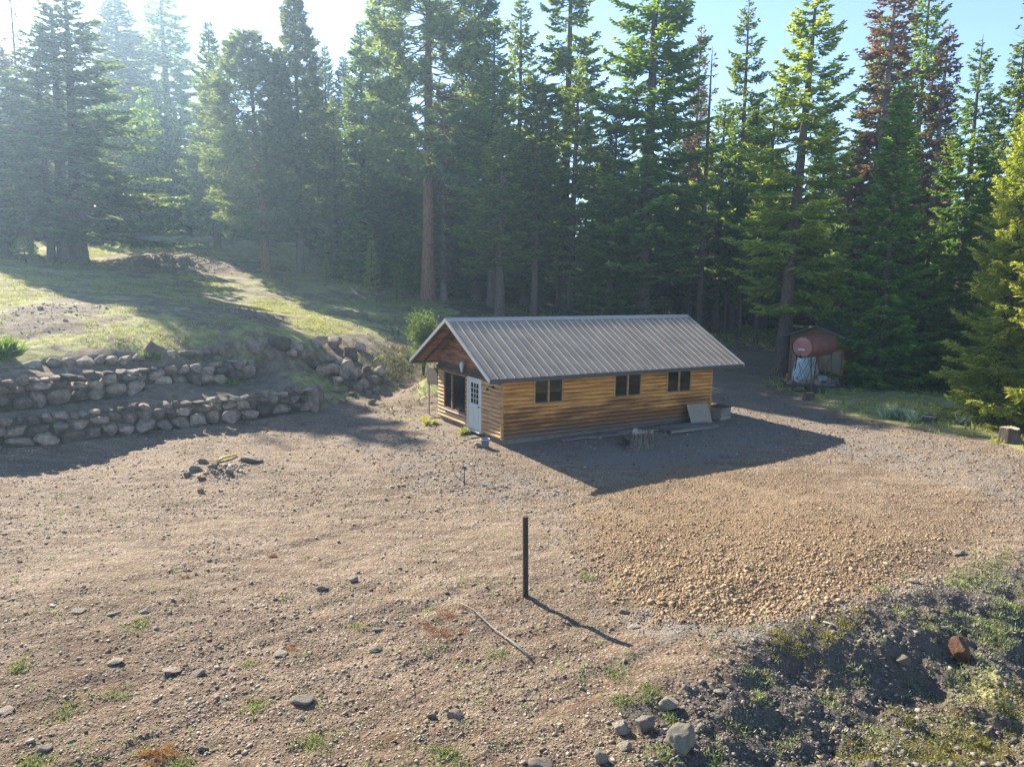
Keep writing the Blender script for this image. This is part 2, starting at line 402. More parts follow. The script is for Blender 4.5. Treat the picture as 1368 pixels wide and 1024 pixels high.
def mat_foliage(name, dark, light, tip, trans=.35, bark=False):
    m = NT(name); P = m.pos()
    rnd = m.n('ShaderNodeObjectInfo').outputs['Random']
    v = m.attr('var'); t = m.attr('tip')
    c = m.mix(v, dark, light)
    c = m.mix(m.ramp(m.math('ADD', t, m.math('MULTIPLY', m.math('SUBTRACT', m.noise(.9, 3, .6, m.obj()), .5), .9)), .6, 1.05), c, tip)
    hs = m.n('ShaderNodeHueSaturation'); m.l(c, hs.inputs['Color']); m.l(m.math('ADD', .8, m.math('MULTIPLY', rnd, .4)), hs.inputs['Value'])
    m.l(m.math('ADD', .485, m.math('MULTIPLY', m.math('FRACT', m.math('MULTIPLY', rnd, 5.7)), .03)), hs.inputs['Hue'])
    d = m.n('ShaderNodeBsdfPrincipled'); m.l(hs.outputs[0], d.inputs['Base Color']); d.inputs['Roughness'].default_value = .6; d.inputs['Specular IOR Level'].default_value = .25
    tr = m.n('ShaderNodeBsdfTranslucent'); m.l(m.mix(1, hs.outputs[0], (1.35, 1.3, .6), 'MULTIPLY'), tr.inputs[0])
    mx = m.n('ShaderNodeMixShader'); mx.inputs[0].default_value = trans; m.l(d.outputs[0], mx.inputs[1]); m.l(tr.outputs[0], mx.inputs[2]); m.l(mx.outputs[0], m.out.inputs[0])
    return m.m

def mat_bark(name, a, b, scale=1):
    m = NT(name); O = m.obj()
    n = m.noise(6*scale, 5, .7, m.mapv(O, (3, 3, .45))); n2 = m.noise(1.2, 3, .5, O)
    c = m.mix(m.ramp(n, .3, .7), a, b); c = m.mix(m.ramp(n2, .5, .8, 0, .4), c, (.16, .15, .13))
    m.bsdf(c, .95, m.bump(n, .08, 1), spec=.1); return m.m

def mat_wood(name, a, b, stain=None, axis='x', rough=.75, scale=1, top=False):
    m = NT(name); O = m.obj()
    sx = {'x': (.35, 6, 6), 'y': (6, .35, 6), 'z': (6, 6, .35)}[axis]
    g = m.noise(4*scale, 6, .65, m.mapv(O, sx)); k = m.noise(1.6, 3, .5, m.mapv(O, (.6, .6, 6.6)))
    c = m.mix(m.ramp(g, .3, .72), a, b)
    c = m.mix(m.ramp(k, .42, .70, 0, .7), c, tuple(x*.5 for x in a))
    kv = m.n('ShaderNodeTexVoronoi', feature='F1'); kv.inputs['Scale'].default_value = 3.2; m.l(m.mapv(O, (1, 1, 2.2)), kv.inputs['Vector'])
    c = m.mix(m.ramp(kv.outputs['Distance'], .13, .05, 0, .8), c, tuple(x*.3 for x in a))
    if stain:
        # weather staining in the lower courses, its own irregular outline
        sep = m.n('ShaderNodeSeparateXYZ'); m.l(O, sep.inputs[0])
        hgt = sep.outputs[2]
        sn = m.noise(.9, 5, .7, m.mapv(O, (.55, .55, 3.2)))
        s1 = m.ramp(m.math('ADD', m.math('MULTIPLY', sn, 2.2), m.math('MULTIPLY', hgt, -.55)), .15, .75, 0, .85)
        c = m.mix(s1, c, stain)
        s2 = m.ramp(m.math('SUBTRACT', hgt, m.math('MULTIPLY', sn, .7)), .30, -.05, 0, .85)
        c = m.mix(s2, c, (.12, .095, .07))
    m.bsdf(c, rough, m.bump(g, .008, .6), spec=.3); return m.m

def mat_plain(name, c, rough=.6, metal=0, nz=.25, scale=8, spec=.4, bumpd=0, dark=None):
    m = NT(name); O = m.obj(); n = m.noise(scale, 5, .65, O)
    cc = m.mix(m.ramp(n, .3, .75, 0, 1), c, dark if dark else tuple(x*(1-nz) for x in c))
    m.bsdf(cc, rough, m.bump(n, bumpd, .6) if bumpd else None, metal=metal, spec=spec); return m.m

M = {}
M['terrain'] = mat_terrain()
M['wallrock'] = mat_rock('wall_rock', (.155, .126, .098), (.30, .235, .175), (.065, .054, .045), 5, 1.2)
M['rock'] = mat_rock('field_rock', (.22, .185, .145), (.31, .26, .20), (.15, .125, .10), 5, .5)
M['darkrock'] = mat_rock('dark_rock', (.17, .14, .11), (.26, .215, .165), (.12, .098, .078), 6, .4)
M['yard_stones'] = mat_scatter('yard_stones', [(.11, .082, .06), (.16, .12, .083), (.21, .158, .11), (.19, .155, .12), (.26, .205, .152), (.31, .255, .195), (.44, .385, .31)])
M['orange_stones'] = mat_scatter('orange_stones', [(.15, .094, .05), (.25, .17, .098), (.31, .22, .132), (.37, .275, .175), (.19, .115, .06), (.28, .205, .13)])
M['dark_stones'] = mat_scatter('dark_stones', [(.055, .048, .041), (.10, .088, .074), (.14, .122, .10), (.21, .18, .15), (.15, .11, .08), (.28, .245, .205)])
M['fir'] = mat_foliage('fir_needles', (.085, .15, .04), (.19, .29, .07), (.36, .42, .10), .55)
M['fir_bright'] = mat_foliage('bright_fir_needles', (.15, .22, .045), (.33, .40, .08), (.52, .54, .14), .55)
M['fir_blue'] = mat_foliage('blue_fir_needles', (.08, .135, .065), (.17, .25, .11), (.31, .37, .16), .55)
M['pine'] = mat_foliage('pine_needles', (.10, .145, .07), (.20, .26, .12), (.32, .36, .17), .55)
M['dead'] = mat_foliage('dead_needles', (.15, .095, .065), (.29, .19, .13), (.34, .23, .16), .35)
M['leaf'] = mat_foliage('broad_leaves', (.07, .13, .03), (.16, .24, .06), (.25, .33, .09), .4)
M['weed'] = mat_foliage('weed_leaves', (.19, .23, .11), (.30, .34, .17), (.38, .41, .24), .25)
M['weed_yellow'] = mat_foliage('yellow_weed_leaves', (.17, .19, .05), (.31, .30, .08), (.36, .25, .08), .3)
M['grass'] = mat_foliage('grass_blades', (.16, .20, .05), (.34, .34, .11), (.50, .45, .22), .45)
M['scrub'] = mat_foliage('scrub_leaves', (.05, .06, .035), (.11, .12, .06), (.17, .16, .09), .25)
M['drygrass'] = mat_foliage('rust_brush', (.22, .10, .06), (.36, .19, .115), (.44, .28, .18), .2)
M['yucca'] = mat_foliage('grey_green_leaves', (.16, .22, .15), (.34, .42, .30), (.45, .5, .38), .3)
M['bark'] = mat_bark('fir_bark', (.065, .05, .04), (.17, .13, .105))
M['pine_bark'] = mat_bark('pine_bark', (.10, .055, .035), (.30, .17, .11))
M['grey_bark'] = mat_bark('grey_bark', (.14, .125, .11), (.34, .31, .28))
M['log'] = mat_wood('log_siding', (.45, .205, .05), (.68, .36, .105), stain=(.13, .05, .02))
M['gable_log'] = mat_wood('gable_log_siding', (.40, .23, .10), (.58, .37, .18), axis='y')
M['trim'] = mat_wood('window_trim', (.34, .17, .06), (.45, .25, .095), axis='z')
M['brownboard'] = mat_wood('gable_board', (.10, .04, .02), (.42, .18, .07), axis='y')
M['darkwood'] = mat_wood('dark_wood', (.045, .03, .022), (.10, .065, .045), axis='y')
M['greywood'] = mat_wood('weathered_wood', (.16, .14, .12), (.29, .26, .22), axis='x')
M['greyboard'] = mat_plain('grey_board', (.26, .22, .17), .8, nz=.2, bumpd=.004)
M['roof'] = mat_plain('ribbed_roof_metal', (.285, .235, .185), .65, .0, .3, 1.5, .3)
M['ridge'] = mat_plain('ridge_metal', (.36, .34, .31), .35, .4, .1, 2)
M['fascia'] = mat_plain('fascia_metal', (.055, .052, .045), .6, 0, .2)
M['rake'] = mat_plain('rake_metal', (.32, .33, .32), .4, .3, .15)
M['concrete'] = mat_plain('concrete', (.18, .155, .125), .9, 0, .35, 5, .2, .01)
M['white'] = mat_plain('white_paint', (.52, .51, .46), .5, 0, .12, 4)
M['black'] = mat_plain('dark_iron', (.035, .03, .027), .6, .2, .4, 12, .4, .003)
M['tank'] = mat_plain('rust_red_paint', (.23, .075, .058), .6, .1, .35, 3, .4, .003, (.13, .05, .035))
M['tank_end'] = mat_plain('faded_red_paint', (.38, .16, .135), .65, .05, .25, 3, .3, .003, (.27, .11, .085))
M['rust'] = mat_plain('rusty_iron', (.20, .085, .045), .85, .2, .5, 10, .3, .004)
M['tarp'] = mat_plain('pale_blue_tarp', (.42, .52, .56), .6, 0, .25, 4, .3, .02)
M['shedwood'] = mat_wood('shed_board', (.16, .075, .03), (.27, .13, .05), axis='y')
M['paleyellow'] = mat_plain('pale_siding', (.22, .19, .125), .8, 0, .2, 4)
M['shedroof'] = mat_plain('shed_roof_metal', (.07, .08, .09), .5, .2, .3, 4)
M['bluecan'] = mat_plain('blue_grey_plastic', (.10, .13, .17), .5, 0, .3, 8)
M['yellow'] = mat_plain('yellow_plastic', (.60, .45, .05), .5, 0, .2, 8)
M['orange'] = mat_plain('orange_paint', (.50, .14, .05), .6, 0, .3, 8)
M['stumpwood'] = mat_bark('stump_wood', (.16, .125, .10), (.40, .33, .27))
M['stumpmid'] = mat_bark('grey_stump', (.06, .048, .04), (.21, .175, .145))
M['stumpdark'] = mat_bark('stump_bark', (.055, .042, .035), (.16, .125, .10))
M['stumptop'] = mat_plain('sawn_wood', (.42, .33, .23), .85, 0, .35, 14)
def glass_mat():
    m = NT('window_glass'); tr = m.n('ShaderNodeBsdfTransparent'); tr.inputs[0].default_value = (.45, .48, .45, 1)
    gl = m.n('ShaderNodeBsdfGlossy'); gl.inputs['Roughness'].default_value = .03; gl.inputs[0].default_value = (.9, .95, 1, 1)
    n = m.noise(1.5, 2, .5, m.obj()); m.l(m.bump(n, .03, .3), gl.inputs['Normal'])
    fr = m.n('ShaderNodeFresnel'); fr.inputs[0].default_value = 1.33; mx = m.n('ShaderNodeMixShader')
    m.l(m.math('MULTIPLY', fr.outputs[0], .8), mx.inputs[0]); m.l(tr.outputs[0], mx.inputs[1]); m.l(gl.outputs[0], mx.inputs[2]); m.l(mx.outputs[0], m.out.inputs[0]); return m.m
M['glass'] = glass_mat()

# ------------------------------------------------------------------ ground sheet
ys = [-40, -30, -20, -12, -6, -2, 1, 3, 5]; y = 6.0
while y < 60: ys.append(y); y += max(.045, .0052*y + (0 if y < 34 else .0025*(y-34)*.35))
while y < 230: ys.append(y); y += .03*y
ys = np.array(ys + [240, 320, 480])
xs = [0.0]; x = 0.0
while x < 28: xs.append(x+.075 if x < 12 else x+.11); x = xs[-1]
while x < 130: x += max(.3, (x-27)*.12); xs.append(x)
xs += [170, 260, 420]; xs = np.array(xs); xs = np.concatenate([-xs[:0:-1], xs])
GX, GY = np.meshgrid(xs, ys); sh_ = GX.shape
gx, gy = GX.ravel(), GY.ravel()
gzv = height(gx, gy)
jit = (fbm(gx*1.1, gy*1.1, 91, 3)-.5)
A_orange = sstep(1.0, -1.0, sd_poly(gx, gy, ORANGE)+jit*3.0)*(1-.45*sstep(15, 21, gy))*(1-.4*sstep(7, 12, gx))
A_dark = sstep(.5, -.5, sd_poly(gx, gy, BANK)+jit*1.6)
A_hill = sstep(.6, -.6, sd_poly(gx, gy, HILLSIDE))
sdv = sd_poly(gx, gy, VERGE); A_verge = sstep(.6, -.6, sdv+jit*1.0)
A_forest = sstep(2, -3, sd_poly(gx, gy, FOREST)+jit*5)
ROADP = np.concatenate([poly_px([(985,520),(1080,548),(1200,575),(1368,612),(1368,660),(1150,605),(1000,560)], .1), np.array([[9,34],[11,44],[13,52]])])
GREYB = poly_px([(640,600),(780,650),(700,665),(560,650),(430,590),(420,560),(520,550),(600,560)], -.1)
GREYC = poly_px([(840,815),(960,845),(1110,825),(1190,790),(1250,770),(1240,800),(1100,840),(1000,870),(870,840)])
GREYD = np.array([cab(.5,-2.6), cab(12,-2.6), cab(13,2), cab(15,2), cab(14,-6.5), cab(6,-7.5), cab(2,-6)])
A_grey = np.maximum.reduce([sstep(1.0, -.8, sd_poly(gx, gy, q)+jit*1.5)*k for q, k in ((ROADP, .50), (GREYB, .45), (GREYC, .85), (GREYD, .62))])
def bl(p, r): return np.exp(-(((gx-p[0])**2+(gy-p[1])**2)/(r*r)))
A_soil = np.zeros_like(gx)
for k_, (c, r, h) in enumerate(MOUNDS[:5]): A_soil = np.maximum(A_soil, bl(c, r*1.25)*(1 if k_ < 3 else .6))
ter = sstep(1.2, -1.2, sd_poly(gx, gy, np.array(list(W1)+list(W3)[::-1])))
slope_b = bl(at_z(530, 490, 1.2), 3.2)
A_grass = A_hill*(.56 - .75*A_soil - .32*ter - .5*slope_b) + A_verge*.72*(1-A_hill)
A_grass = np.where(A_hill > .5, A_grass, np.maximum(A_grass, A_verge*.7))
A_grass += .6*bl(at_z(540,560,0), .9) + .35*bl(at_z(1368,690,0), 2.5)+ .28*bl(at_z(1330,960,-.8), 1.6) + .45*bl(at_z(1290,760,0), .8)
A_grass -= .0*A_forest
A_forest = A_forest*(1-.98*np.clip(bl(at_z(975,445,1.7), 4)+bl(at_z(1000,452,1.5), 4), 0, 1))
A_near_dark = sstep(15, 8.5, gy+jit*4+(fbm(gx*.3, gy*.3, 93, 3)-.5)*8)*(1-A_orange)  # mask for the darker dirt tone, rising towards the near end
attrs = dict(near_dark=A_near_dark, orange=A_orange, dark=A_dark*(1-.6*bl(at_z(1330,960,-.8), 1.8)), hill=np.clip(A_hill+A_verge, 0, 1), forest=A_forest, grey=A_grey, grass=A_grass)
ny, nx = sh_
idx = np.arange(ny*nx).reshape(ny, nx)
F = np.stack([idx[:-1, :-1], idx[:-1, 1:], idx[1:, 1:], idx[1:, :-1]], -1).reshape(-1, 4)
fc = lambda a: a[F].mean(1)
zone = np.zeros(len(F), int)
zone[fc(A_hill) > .5] = 1; zone[fc(A_verge)*(fc(A_hill) <= .5) > .5] = 2; zone[(fc(sstep(.3, -.3, sd_poly(gx, gy, ROADP)+jit))) > .5] = 3
zone[fc(A_dark) > .5] = 4
V = np.stack([gx, gy, gzv], -1)
GZ2 = gzv.reshape(sh_)
def height(x, y, fine=True):
    """read the finished ground sheet"""
    x = np.atleast_1d(np.asarray(x, float)); y = np.atleast_1d(np.asarray(y, float))
    i = np.clip(np.searchsorted(xs, x)-1, 0, len(xs)-2); j = np.clip(np.searchsorted(ys, y)-1, 0, len(ys)-2)
    u = np.clip((x-xs[i])/(xs[i+1]-xs[i]), 0, 1); v = np.clip((y-ys[j])/(ys[j+1]-ys[j]), 0, 1)
    return (GZ2[j, i]*(1-u)+GZ2[j, i+1]*u)*(1-v) + (GZ2[j+1, i]*(1-u)+GZ2[j+1, i+1]*u)*v
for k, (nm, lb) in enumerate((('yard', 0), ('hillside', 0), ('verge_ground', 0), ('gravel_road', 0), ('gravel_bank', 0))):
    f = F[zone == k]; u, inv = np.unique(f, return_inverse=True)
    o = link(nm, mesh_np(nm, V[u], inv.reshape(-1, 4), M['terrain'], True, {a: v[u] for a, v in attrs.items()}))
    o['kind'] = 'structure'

# ------------------------------------------------------------------ rocks
def ico(sub):
    import bmesh
    bm = bmesh.new(); bmesh.ops.create_icosphere(bm, subdivisions=sub, radius=1)
    V = np.array([v.co[:] for v in bm.verts]); F = np.array([[v.index for v in f.verts] for f in bm.faces]); bm.free(); return V, F
IC3 = ico(3); IC4 = ico(4)
def n3(P, s, k):
    return fbm(P[:, 0]*k+P[:, 2]*k*.7+s, P[:, 1]*k-P[:, 2]*k*.6+s*2, s, 3)-.5
def rock_mesh(seed, box=3.0, cuts=7, rough=.25, mat='wallrock', hi=False):
    r = np.random.default_rng(seed); V, F = (IC4 if hi else IC3); V = V.copy()
    nn = (np.abs(V)**box).sum(1)**(1/box); V = V/nn[:, None]
    for _ in range(cuts):
        d = r.normal(size=3); d /= np.linalg.norm(d); o = r.uniform(.5, .9)
        h = V@d-o; V -= np.outer(np.maximum(h, 0)*.92, d)
    L = np.linalg.norm(V, axis=1, keepdims=True)
    V = V*(1 + rough*n3(V/L, seed % 97, 1.6)[:, None] + rough*.35*n3(V/L, seed % 89+3, 5)[:, None])
    V = V/np.abs(V).max(0)
    return mesh_np('stone', V, F, M[mat], False)
wall_rocks = [rock_mesh(100+i, 4.6, 13, .18) for i in range(12)]
field_rocks = [rock_mesh(200+i, 2.6, 9, .3, 'rock', True) for i in range(6)]
dark_rocks = [rock_mesh(300+i, 2.6, 8, .35, 'darkrock', True) for i in range(4)]

def along(P, d):
    P = [np.array(p) for p in P]; seg = [np.linalg.norm(P[i+1]-P[i]) for i in range(len(P)-1)]
    d = max(0, min(d, sum(seg)-1e-6)); i = 0
    while d > seg[i]: d -= seg[i]; i += 1
    t = (P[i+1]-P[i])/seg[i]; return P[i]+t*d, t, i+d/seg[i]
def stone_wall(name, label, P, top, base_z, courses, seed, cat='stone wall'):
    r = random.Random(seed); tot = sum(np.linalg.norm(np.array(P[i+1])-np.array(P[i])) for i in range(len(P)-1))
    mid, _, _ = along(P, tot/2)
    root = empty(name, (mid[0], mid[1], base_z), 0, label, cat)
    n = 0
    zc = {}
    nb = 240; prof = np.zeros(nb)       # height already laid, along the wall
    hh = [top[min(int(along(P, tot*k/nb)[2]), len(top)-1)] for k in range(nb)]
    for ci, (w0, w1, h0, h1) in enumerate(courses):
        d = -r.uniform(0, .3)
        while d < tot:
            wd = r.uniform(w0, w1); a = max(0, int(d/tot*nb)); b = min(nb, int((d+wd)/tot*nb)+1)
            if b <= a: d += wd; continue
            z0 = float(np.mean(prof[a:b])); H = hh[min(a, nb-1)]*r.uniform(.92, 1.08)
            h = r.uniform(h0, h1)
            if ci == len(courses)-1: h = max(.16, min(.5, H-z0))
            if z0 + .10 > H: d += wd; continue
            h = min(h, H-z0+.05)
            p, t, _ = along(P, d+wd/2); lean = .14*(z0+h/2)
            nrm = np.array([-t[1], t[0]])
            dp = r.uniform(.26, .36)
            c = p + nrm*(lean-.03+r.uniform(-.06, .06))
            rz = math.atan2(t[1], t[0])
            if n < 100:
                o = bpy.data.objects.new('stone', r.choice(wall_rocks)); col.objects.link(o); o.parent = root
                o.location = (c[0]-mid[0], c[1]-mid[1], z0+h/2-.03)
                o.scale = (wd*.545, dp, h*.58); o.rotation_euler = (r.uniform(-.12, .12), r.uniform(-.13, .13), rz+r.uniform(-.12, .12)+(math.pi if r.random() < .5 else 0))
            n += 1
            prof[a:b] = z0 + h*.93
            d += wd*.97
    return root
stone_wall('stone_wall', 'lower and longer dry stone retaining wall, its foot on the dirt yard', [W1[0]-np.array([1.2, 1.0])]+W1, [1.12,1.15,1.15,1.12,1.1,1.15,1.2], 0, [(.5,.95,.38,.60),(.38,.75,.28,.42),(.3,.6,.2,.32)], 5)
stone_wall('stone_wall', 'upper shorter dry stone retaining wall standing on the terrace behind the lower one', W2, [1.2,1.2,1.15,1.05,1.0,.95], H1+.02, [(.5,1.0,.42,.66),(.4,.8,.28,.42),(.3,.6,.2,.3)], 9)
stone_wall('stone_border', 'low single row of dark stones along the grass above both walls', W3, [.42,.42,.45,.4,.5,.5], 2.3, [(.35,.85,.25,.5)], 13, 'stone border')

# heap of boulders at the right end of the walls
def rock(name, mesh, px, py, wpx, hpx, label, cat='rock', group=None, sink=.25, seed=0, deep=.8, P=None):
    r = random.Random(seed*31+px*7+py)
    p = P or ground(px, py); mpp = p.y/ (FPX*_c)
    s = Vector((wpx*mpp/2, wpx*mpp/2*deep, hpx*mpp/2*1.05))
    o = link(name, mesh, loc=(p.x, p.y, p.z + s.z*(1-sink*2)), rot=(r.uniform(-.15, .15), r.uniform(-.15, .15), r.uniform(-.5, .5)), scale=s)
    return tag(o, label, cat, group)
HEAPN = ['', 'second', 'third', 'fourth', 'fifth', 'sixth', 'seventh', 'eighth', 'ninth', 'tenth', 'eleventh', 'twelfth', 'thirteenth', 'fourteenth', 'fifteenth', 'sixteenth', 'seventeenth', 'eighteenth', 'nineteenth', 'twentieth', 'twenty-first', 'twenty-second', 'twenty-third', 'twenty-fourth', 'twenty-fifth', 'twenty-sixth', 'twenty-seventh', 'twenty-eighth', 'twenty-ninth', 'thirtieth', 'rightmost']
HEAP = [(340,468,26,18),(372,463,30,18),(398,468,20,14),(425,462,22,15),(447,462,24,16),(405,478,24,12),(470,480,20,18),(464,502,20,30),(476,505,18,16),(446,500,20,16),(430,500,22,14),(420,545,26,34),(486,516,14,14),(478,522,12,12),(392,474,16,10),(488,497,12,10),(455,488,18,10),(440,482,20,10),(415,488,18,10),(470,528,10,6),(458,536,11,6),(450,524,14,7),(492,526,9,7),(440,533,10,6),(360,478,16,9),(500,510,16,12),(508,500,14,12),(496,540,12,8),(452,512,18,12),(462,488,16,12),(482,468,16,12)]
for i, (px, py, wp, hp) in enumerate(HEAP):
    big = {11: 'tall leaning boulder closing the right end of the lower stone wall', 7: 'tall upright boulder in the middle of the tumbled heap beside the walls', 1: 'wide grey boulder on the grass edge, left part of the tumbled heap', 0: 'grey boulder at the right end of the low stone border'}
    rock('boulder', wall_rocks[i % 12], px, py, wp*1.15, hp*1.2, big.get(i, '%s %s stone from the left in the tumbled heap beside the walls' % (HEAPN[sorted(HEAP).index(HEAP[i])], 'broad' if wp > 19 else 'smaller')), 'boulder', 'tumbled stones right of the retaining walls', seed=i)

# larger single stones on the yard
YR = [(912,1000,46,54,'rock','large pale flat-topped boulder at the bottom edge of the yard'),
 (862,975,28,30,'rock','rounded tan boulder just left of the largest pale boulder'),
 (893,944,28,18,'rock','grey boulder above the largest pale boulder'),
 (828,975,26,16,'rock','curved pale stone slab left of the rounded tan boulder'),
 (803,1018,22,34,'rock','upright grey boulder at the lower edge, below the curved slab'),
 (722,1022,34,14,'rock','low pale boulder cut by the bottom edge of the picture'),
 (836,1000,20,20,'rock','small grey boulder between the upright and rounded ones'),
 (472,776,14,12,'rock','pale stone in the small pile left of the iron post'),
 (430,786,16,8,'rock','flat stone left of the small pale stone pile'),
 (608,958,22,18,'dark','dark angular stone in the lower middle of the yard'),
 (576,958,14,12,'dark','small grey stone just left of the dark angular one'),
 (404,936,32,12,'rock','flat pale stone at the lower left middle of the yard'),
 (266,900,20,10,'rock','brown flat stone at lower left next to a long pale slab'),
 (230,897,24,10,'rock','long pale slab at lower left of the yard'),
 (154,884,20,7,'rock','thin tan slab left of the long pale slab'),
 (192,818,16,8,'rock','pale stone beside a green weed at left'),
 (152,820,16,6,'rock','thin pale stone at far left middle of the yard'),
 (105,816,18,6,'rock','brown flat stone at far left of the yard'),
 (376,874,20,8,'rock','flat tan stone above the lower left flat pale stone'),
 (10,950,22,9,'rock','pale flat stone at the left edge near the bottom'),
 (270,1000,12,8,'rock','small brown stone near the rusty brush clump'),
 (500,868,20,10,'rock','brown stone left of the rusty dry branch'),
 (505,842,16,8,'rock','pale stone above the brown one left of the rusty branch'),
 (846,838,18,8,'rock','pale stone at the tip of the post shadow'),
 (834,818,14,10,'dark','black stone beside the grey gravel strip'),
 (960,925,14,9,'rock','small pale stone on the crest of the dark bank'),
 (1204,885,22,18,'dark','blue grey boulder lying on the dark gravel bank'),
 (1280,880,28,36,'rust','rusty brown boulder sticking out of the dark gravel bank'),
 (1262,840,12,9,'rock','small pale stone above the rusty boulder on the bank'),
 (1280,1000,14,7,'rock','white stone at the bottom right corner among yellow weeds'),
 (1282,740,16,12,'rock','pale stone at the right tip of the orange rock spread'),
 (1220,778,14,10,'rock','brown stone on the front edge of the orange rock spread'),
 (1070,1000,8,14,'rock','small upright pale stone in the dark bank'),
 (400,960,14,8,'rock','small brown stone below the flat pale stone'),
 (640,596,12,10,'rock','brown stone beside the blue grey bucket at the cabin door'),
 (60,1000,18,12,'rock','brown stone at the bottom left corner'),
 (96,990,14,9,'rock','second brown stone in the bottom left corner, further right')]
M['rustrock'] = mat_rock('rusty_rock', (.09, .05, .032), (.16, .085, .045), (.04, .03, .024), 5, .2)
rust_rock = rock_mesh(777, 2.6, 8, .4, 'rustrock', True)
for i, (px, py, wp, hp, k, lb) in enumerate(YR):
    rock('rock' if wp < 25 else 'boulder', {'rock': field_rocks[i % 6], 'dark': dark_rocks[i % 4], 'rust': rust_rock}[k], px, py, wp*1.08, hp*(1.1 if wp >= 25 or k == 'rust' else .8), lb, 'rock' if wp < 25 else 'boulder', seed=i)
# heap of dark broken asphalt and its yellow strap
for i, (px, py, wp, hp, lb) in enumerate([(335,616,34,9,'long flat dark slab right of the yellow strap'),(262,630,20,12,'dark lump at the left end of the rubble heap'),(284,626,14,9,'dark lump in the middle of the rubble heap'),(250,636,10,8,'small dark lump at the lower left of the rubble heap'),(306,632,12,8,'dark lump below the yellow strap'),(272,618,14,8,'dark lump at the back of the rubble heap'),(268,658,10,8,'black lump lying in front of the rubble heap')]):
    rock('rubble', dark_rocks[i % 4], px, py, wp, hp, lb, 'rubble', 'dark rubble in front of the stone walls', seed=i)

# ------------------------------------------------------------------ loose stones (uncountable)
def rot_mats(n, r):
    q = r.normal(size=(n, 4)); q /= np.linalg.norm(q, axis=1, keepdims=True); w, x, y, z = q.T
    return np.stack([np.stack([1-2*(y*y+z*z), 2*(x*y-w*z), 2*(x*z+w*y)], -1), np.stack([2*(x*y+w*z), 1-2*(x*x+z*z), 2*(y*z-w*x)], -1), np.stack([2*(x*z-w*y), 2*(y*z+w*x), 1-2*(x*x+y*y)], -1)], 1)
CUBE = np.array([(-1,-1,-1),(1,-1,-1),(1,1,-1),(-1,1,-1),(-1,-1,1),(1,-1,1),(1,1,1),(-1,1,1)], float)
CF = np.array([(0,3,2,1),(4,5,6,7),(0,1,5,4),(1,2,6,5),(2,3,7,6),(3,0,4,7)])
def scatter(name, x, y, s, mat, seed, flat=.35):
    r = np.random.default_rng(seed); n = len(x)
    z = height(x, y)
    b = CUBE[None]*(1+r.uniform(-.38, .38, (n, 8, 3)))*.62
    b = b*np.stack([r.uniform(.8, 1.4, n), r.uniform(.6, 1.1, n), r.uniform(.5, .9, n)], -1)[:, None]
    b = np.einsum('nij,nkj->nki', rot_mats(n, r), b); b[..., 2] *= flat+.2
    v = b*s[:, None, None] + np.stack([x, y, z+s*.18], -1)[:, None]
    f = (CF[None]+8*np.arange(n)[:, None, None]).reshape(-1, 4)
    o = link(name, mesh_np(name, v.reshape(-1, 3), f, M[mat], False, {'var': np.repeat(r.uniform(0, 1, n), 8)}))
    return o
def sizes(r, n, lo, hi, p=2.6): return lo*(1-r.uniform(0, 1, n)*(1-(lo/hi)**p))**(-1/p)
def region(n, x0, x1, y0, y1, seed, dens=None):
    """points with screen-like density: more of them close by"""
    r = np.random.default_rng(seed); y = y0*(y1/y0)**r.uniform(0, 1, n); k = y/y1
    x = r.uniform(-1, 1, n)*(y*.78+1); m = (x > x0) & (x < x1); return x[m], y[m], r
x_, y_, r_ = region(170000, -25, 20, 7.2, 34, 21)
keep = (sd_poly(x_, y_, HILLSIDE) > .1) & (sd_poly(x_, y_, CABPAD) > .1) & (sd_poly(x_, y_, VERGE) > 0) & (sd_poly(x_, y_, BANK) > .1) & (sd_poly(x_, y_, ORANGE) > .2)
keep &= (.6*fbm(x_*.45, y_*.45, 5, 3)+.4*fbm(x_*2.2, y_*2.2, 6, 2)+r_.uniform(-.14, .14, len(x_)) > .46)
x_, y_ = x_[keep], y_[keep]
s_ = sizes(r_, len(x_), .010, .065, 2.7)*(.62+y_*.024)
x2, y2, r2 = region(34000, -11, 7, 7.2, 14, 22); k2 = (sd_poly(x2, y2, BANK) > .1) & (sd_poly(x2, y2, ORANGE) > .2) & (fbm(x2*.6, y2*.6, 15, 3)+r2.uniform(-.2, .2, len(x2)) > .4+.1*sstep(9, 14, y2))
x_ = np.concatenate([x_, x2[k2]]); y_ = np.concatenate([y_, y2[k2]]); s_ = np.concatenate([s_, sizes(r2, int(k2.sum()), .009, .05, 2.5)])
tag(scatter('yard_pebbles', x_, y_, s_, 'yard_stones', 3), 'small brown and grey pebbles strewn over the dirt yard', 'pebbles', kind='stuff')
r_ = np.random.default_rng(8)
n = 160000; bb0 = ORANGE.min(0)-.5; bb1 = ORANGE.max(0)+.5
x_ = r_.uniform(bb0[0], bb1[0], n); y_ = bb0[1]+(bb1[1]-bb0[1])*r_.uniform(0, 1, n)**1.5
d_ = sd_poly(x_, y_, ORANGE); keep = (d_ < r_.normal(0, .45, n)+.1) & ((fbm(x_*.9, y_*.9, 33, 3)+r_.uniform(-.2, .2, n)) > .16+.26*sstep(15, 22, y_)+.12*sstep(8, 13, x_))
x_, y_ = x_[keep], y_[keep]
s_ = sizes(r_, len(x_), .012, .07, 2.9)*(1.25-.5*sstep(13, 20, y_))
tag(scatter('orange_gravel', x_, y_, s_, 'orange_stones', 4, .55), 'spread of coarse orange brown crushed rock right of the iron post', 'gravel', kind='stuff')
n = 60000; x_, y_, r_ = region(n, .8, 22, 8.0, 17, 31)
keep = (sd_poly(x_, y_, BANK) < r_.normal(0, .2, len(x_))); x_, y_ = x_[keep], y_[keep]
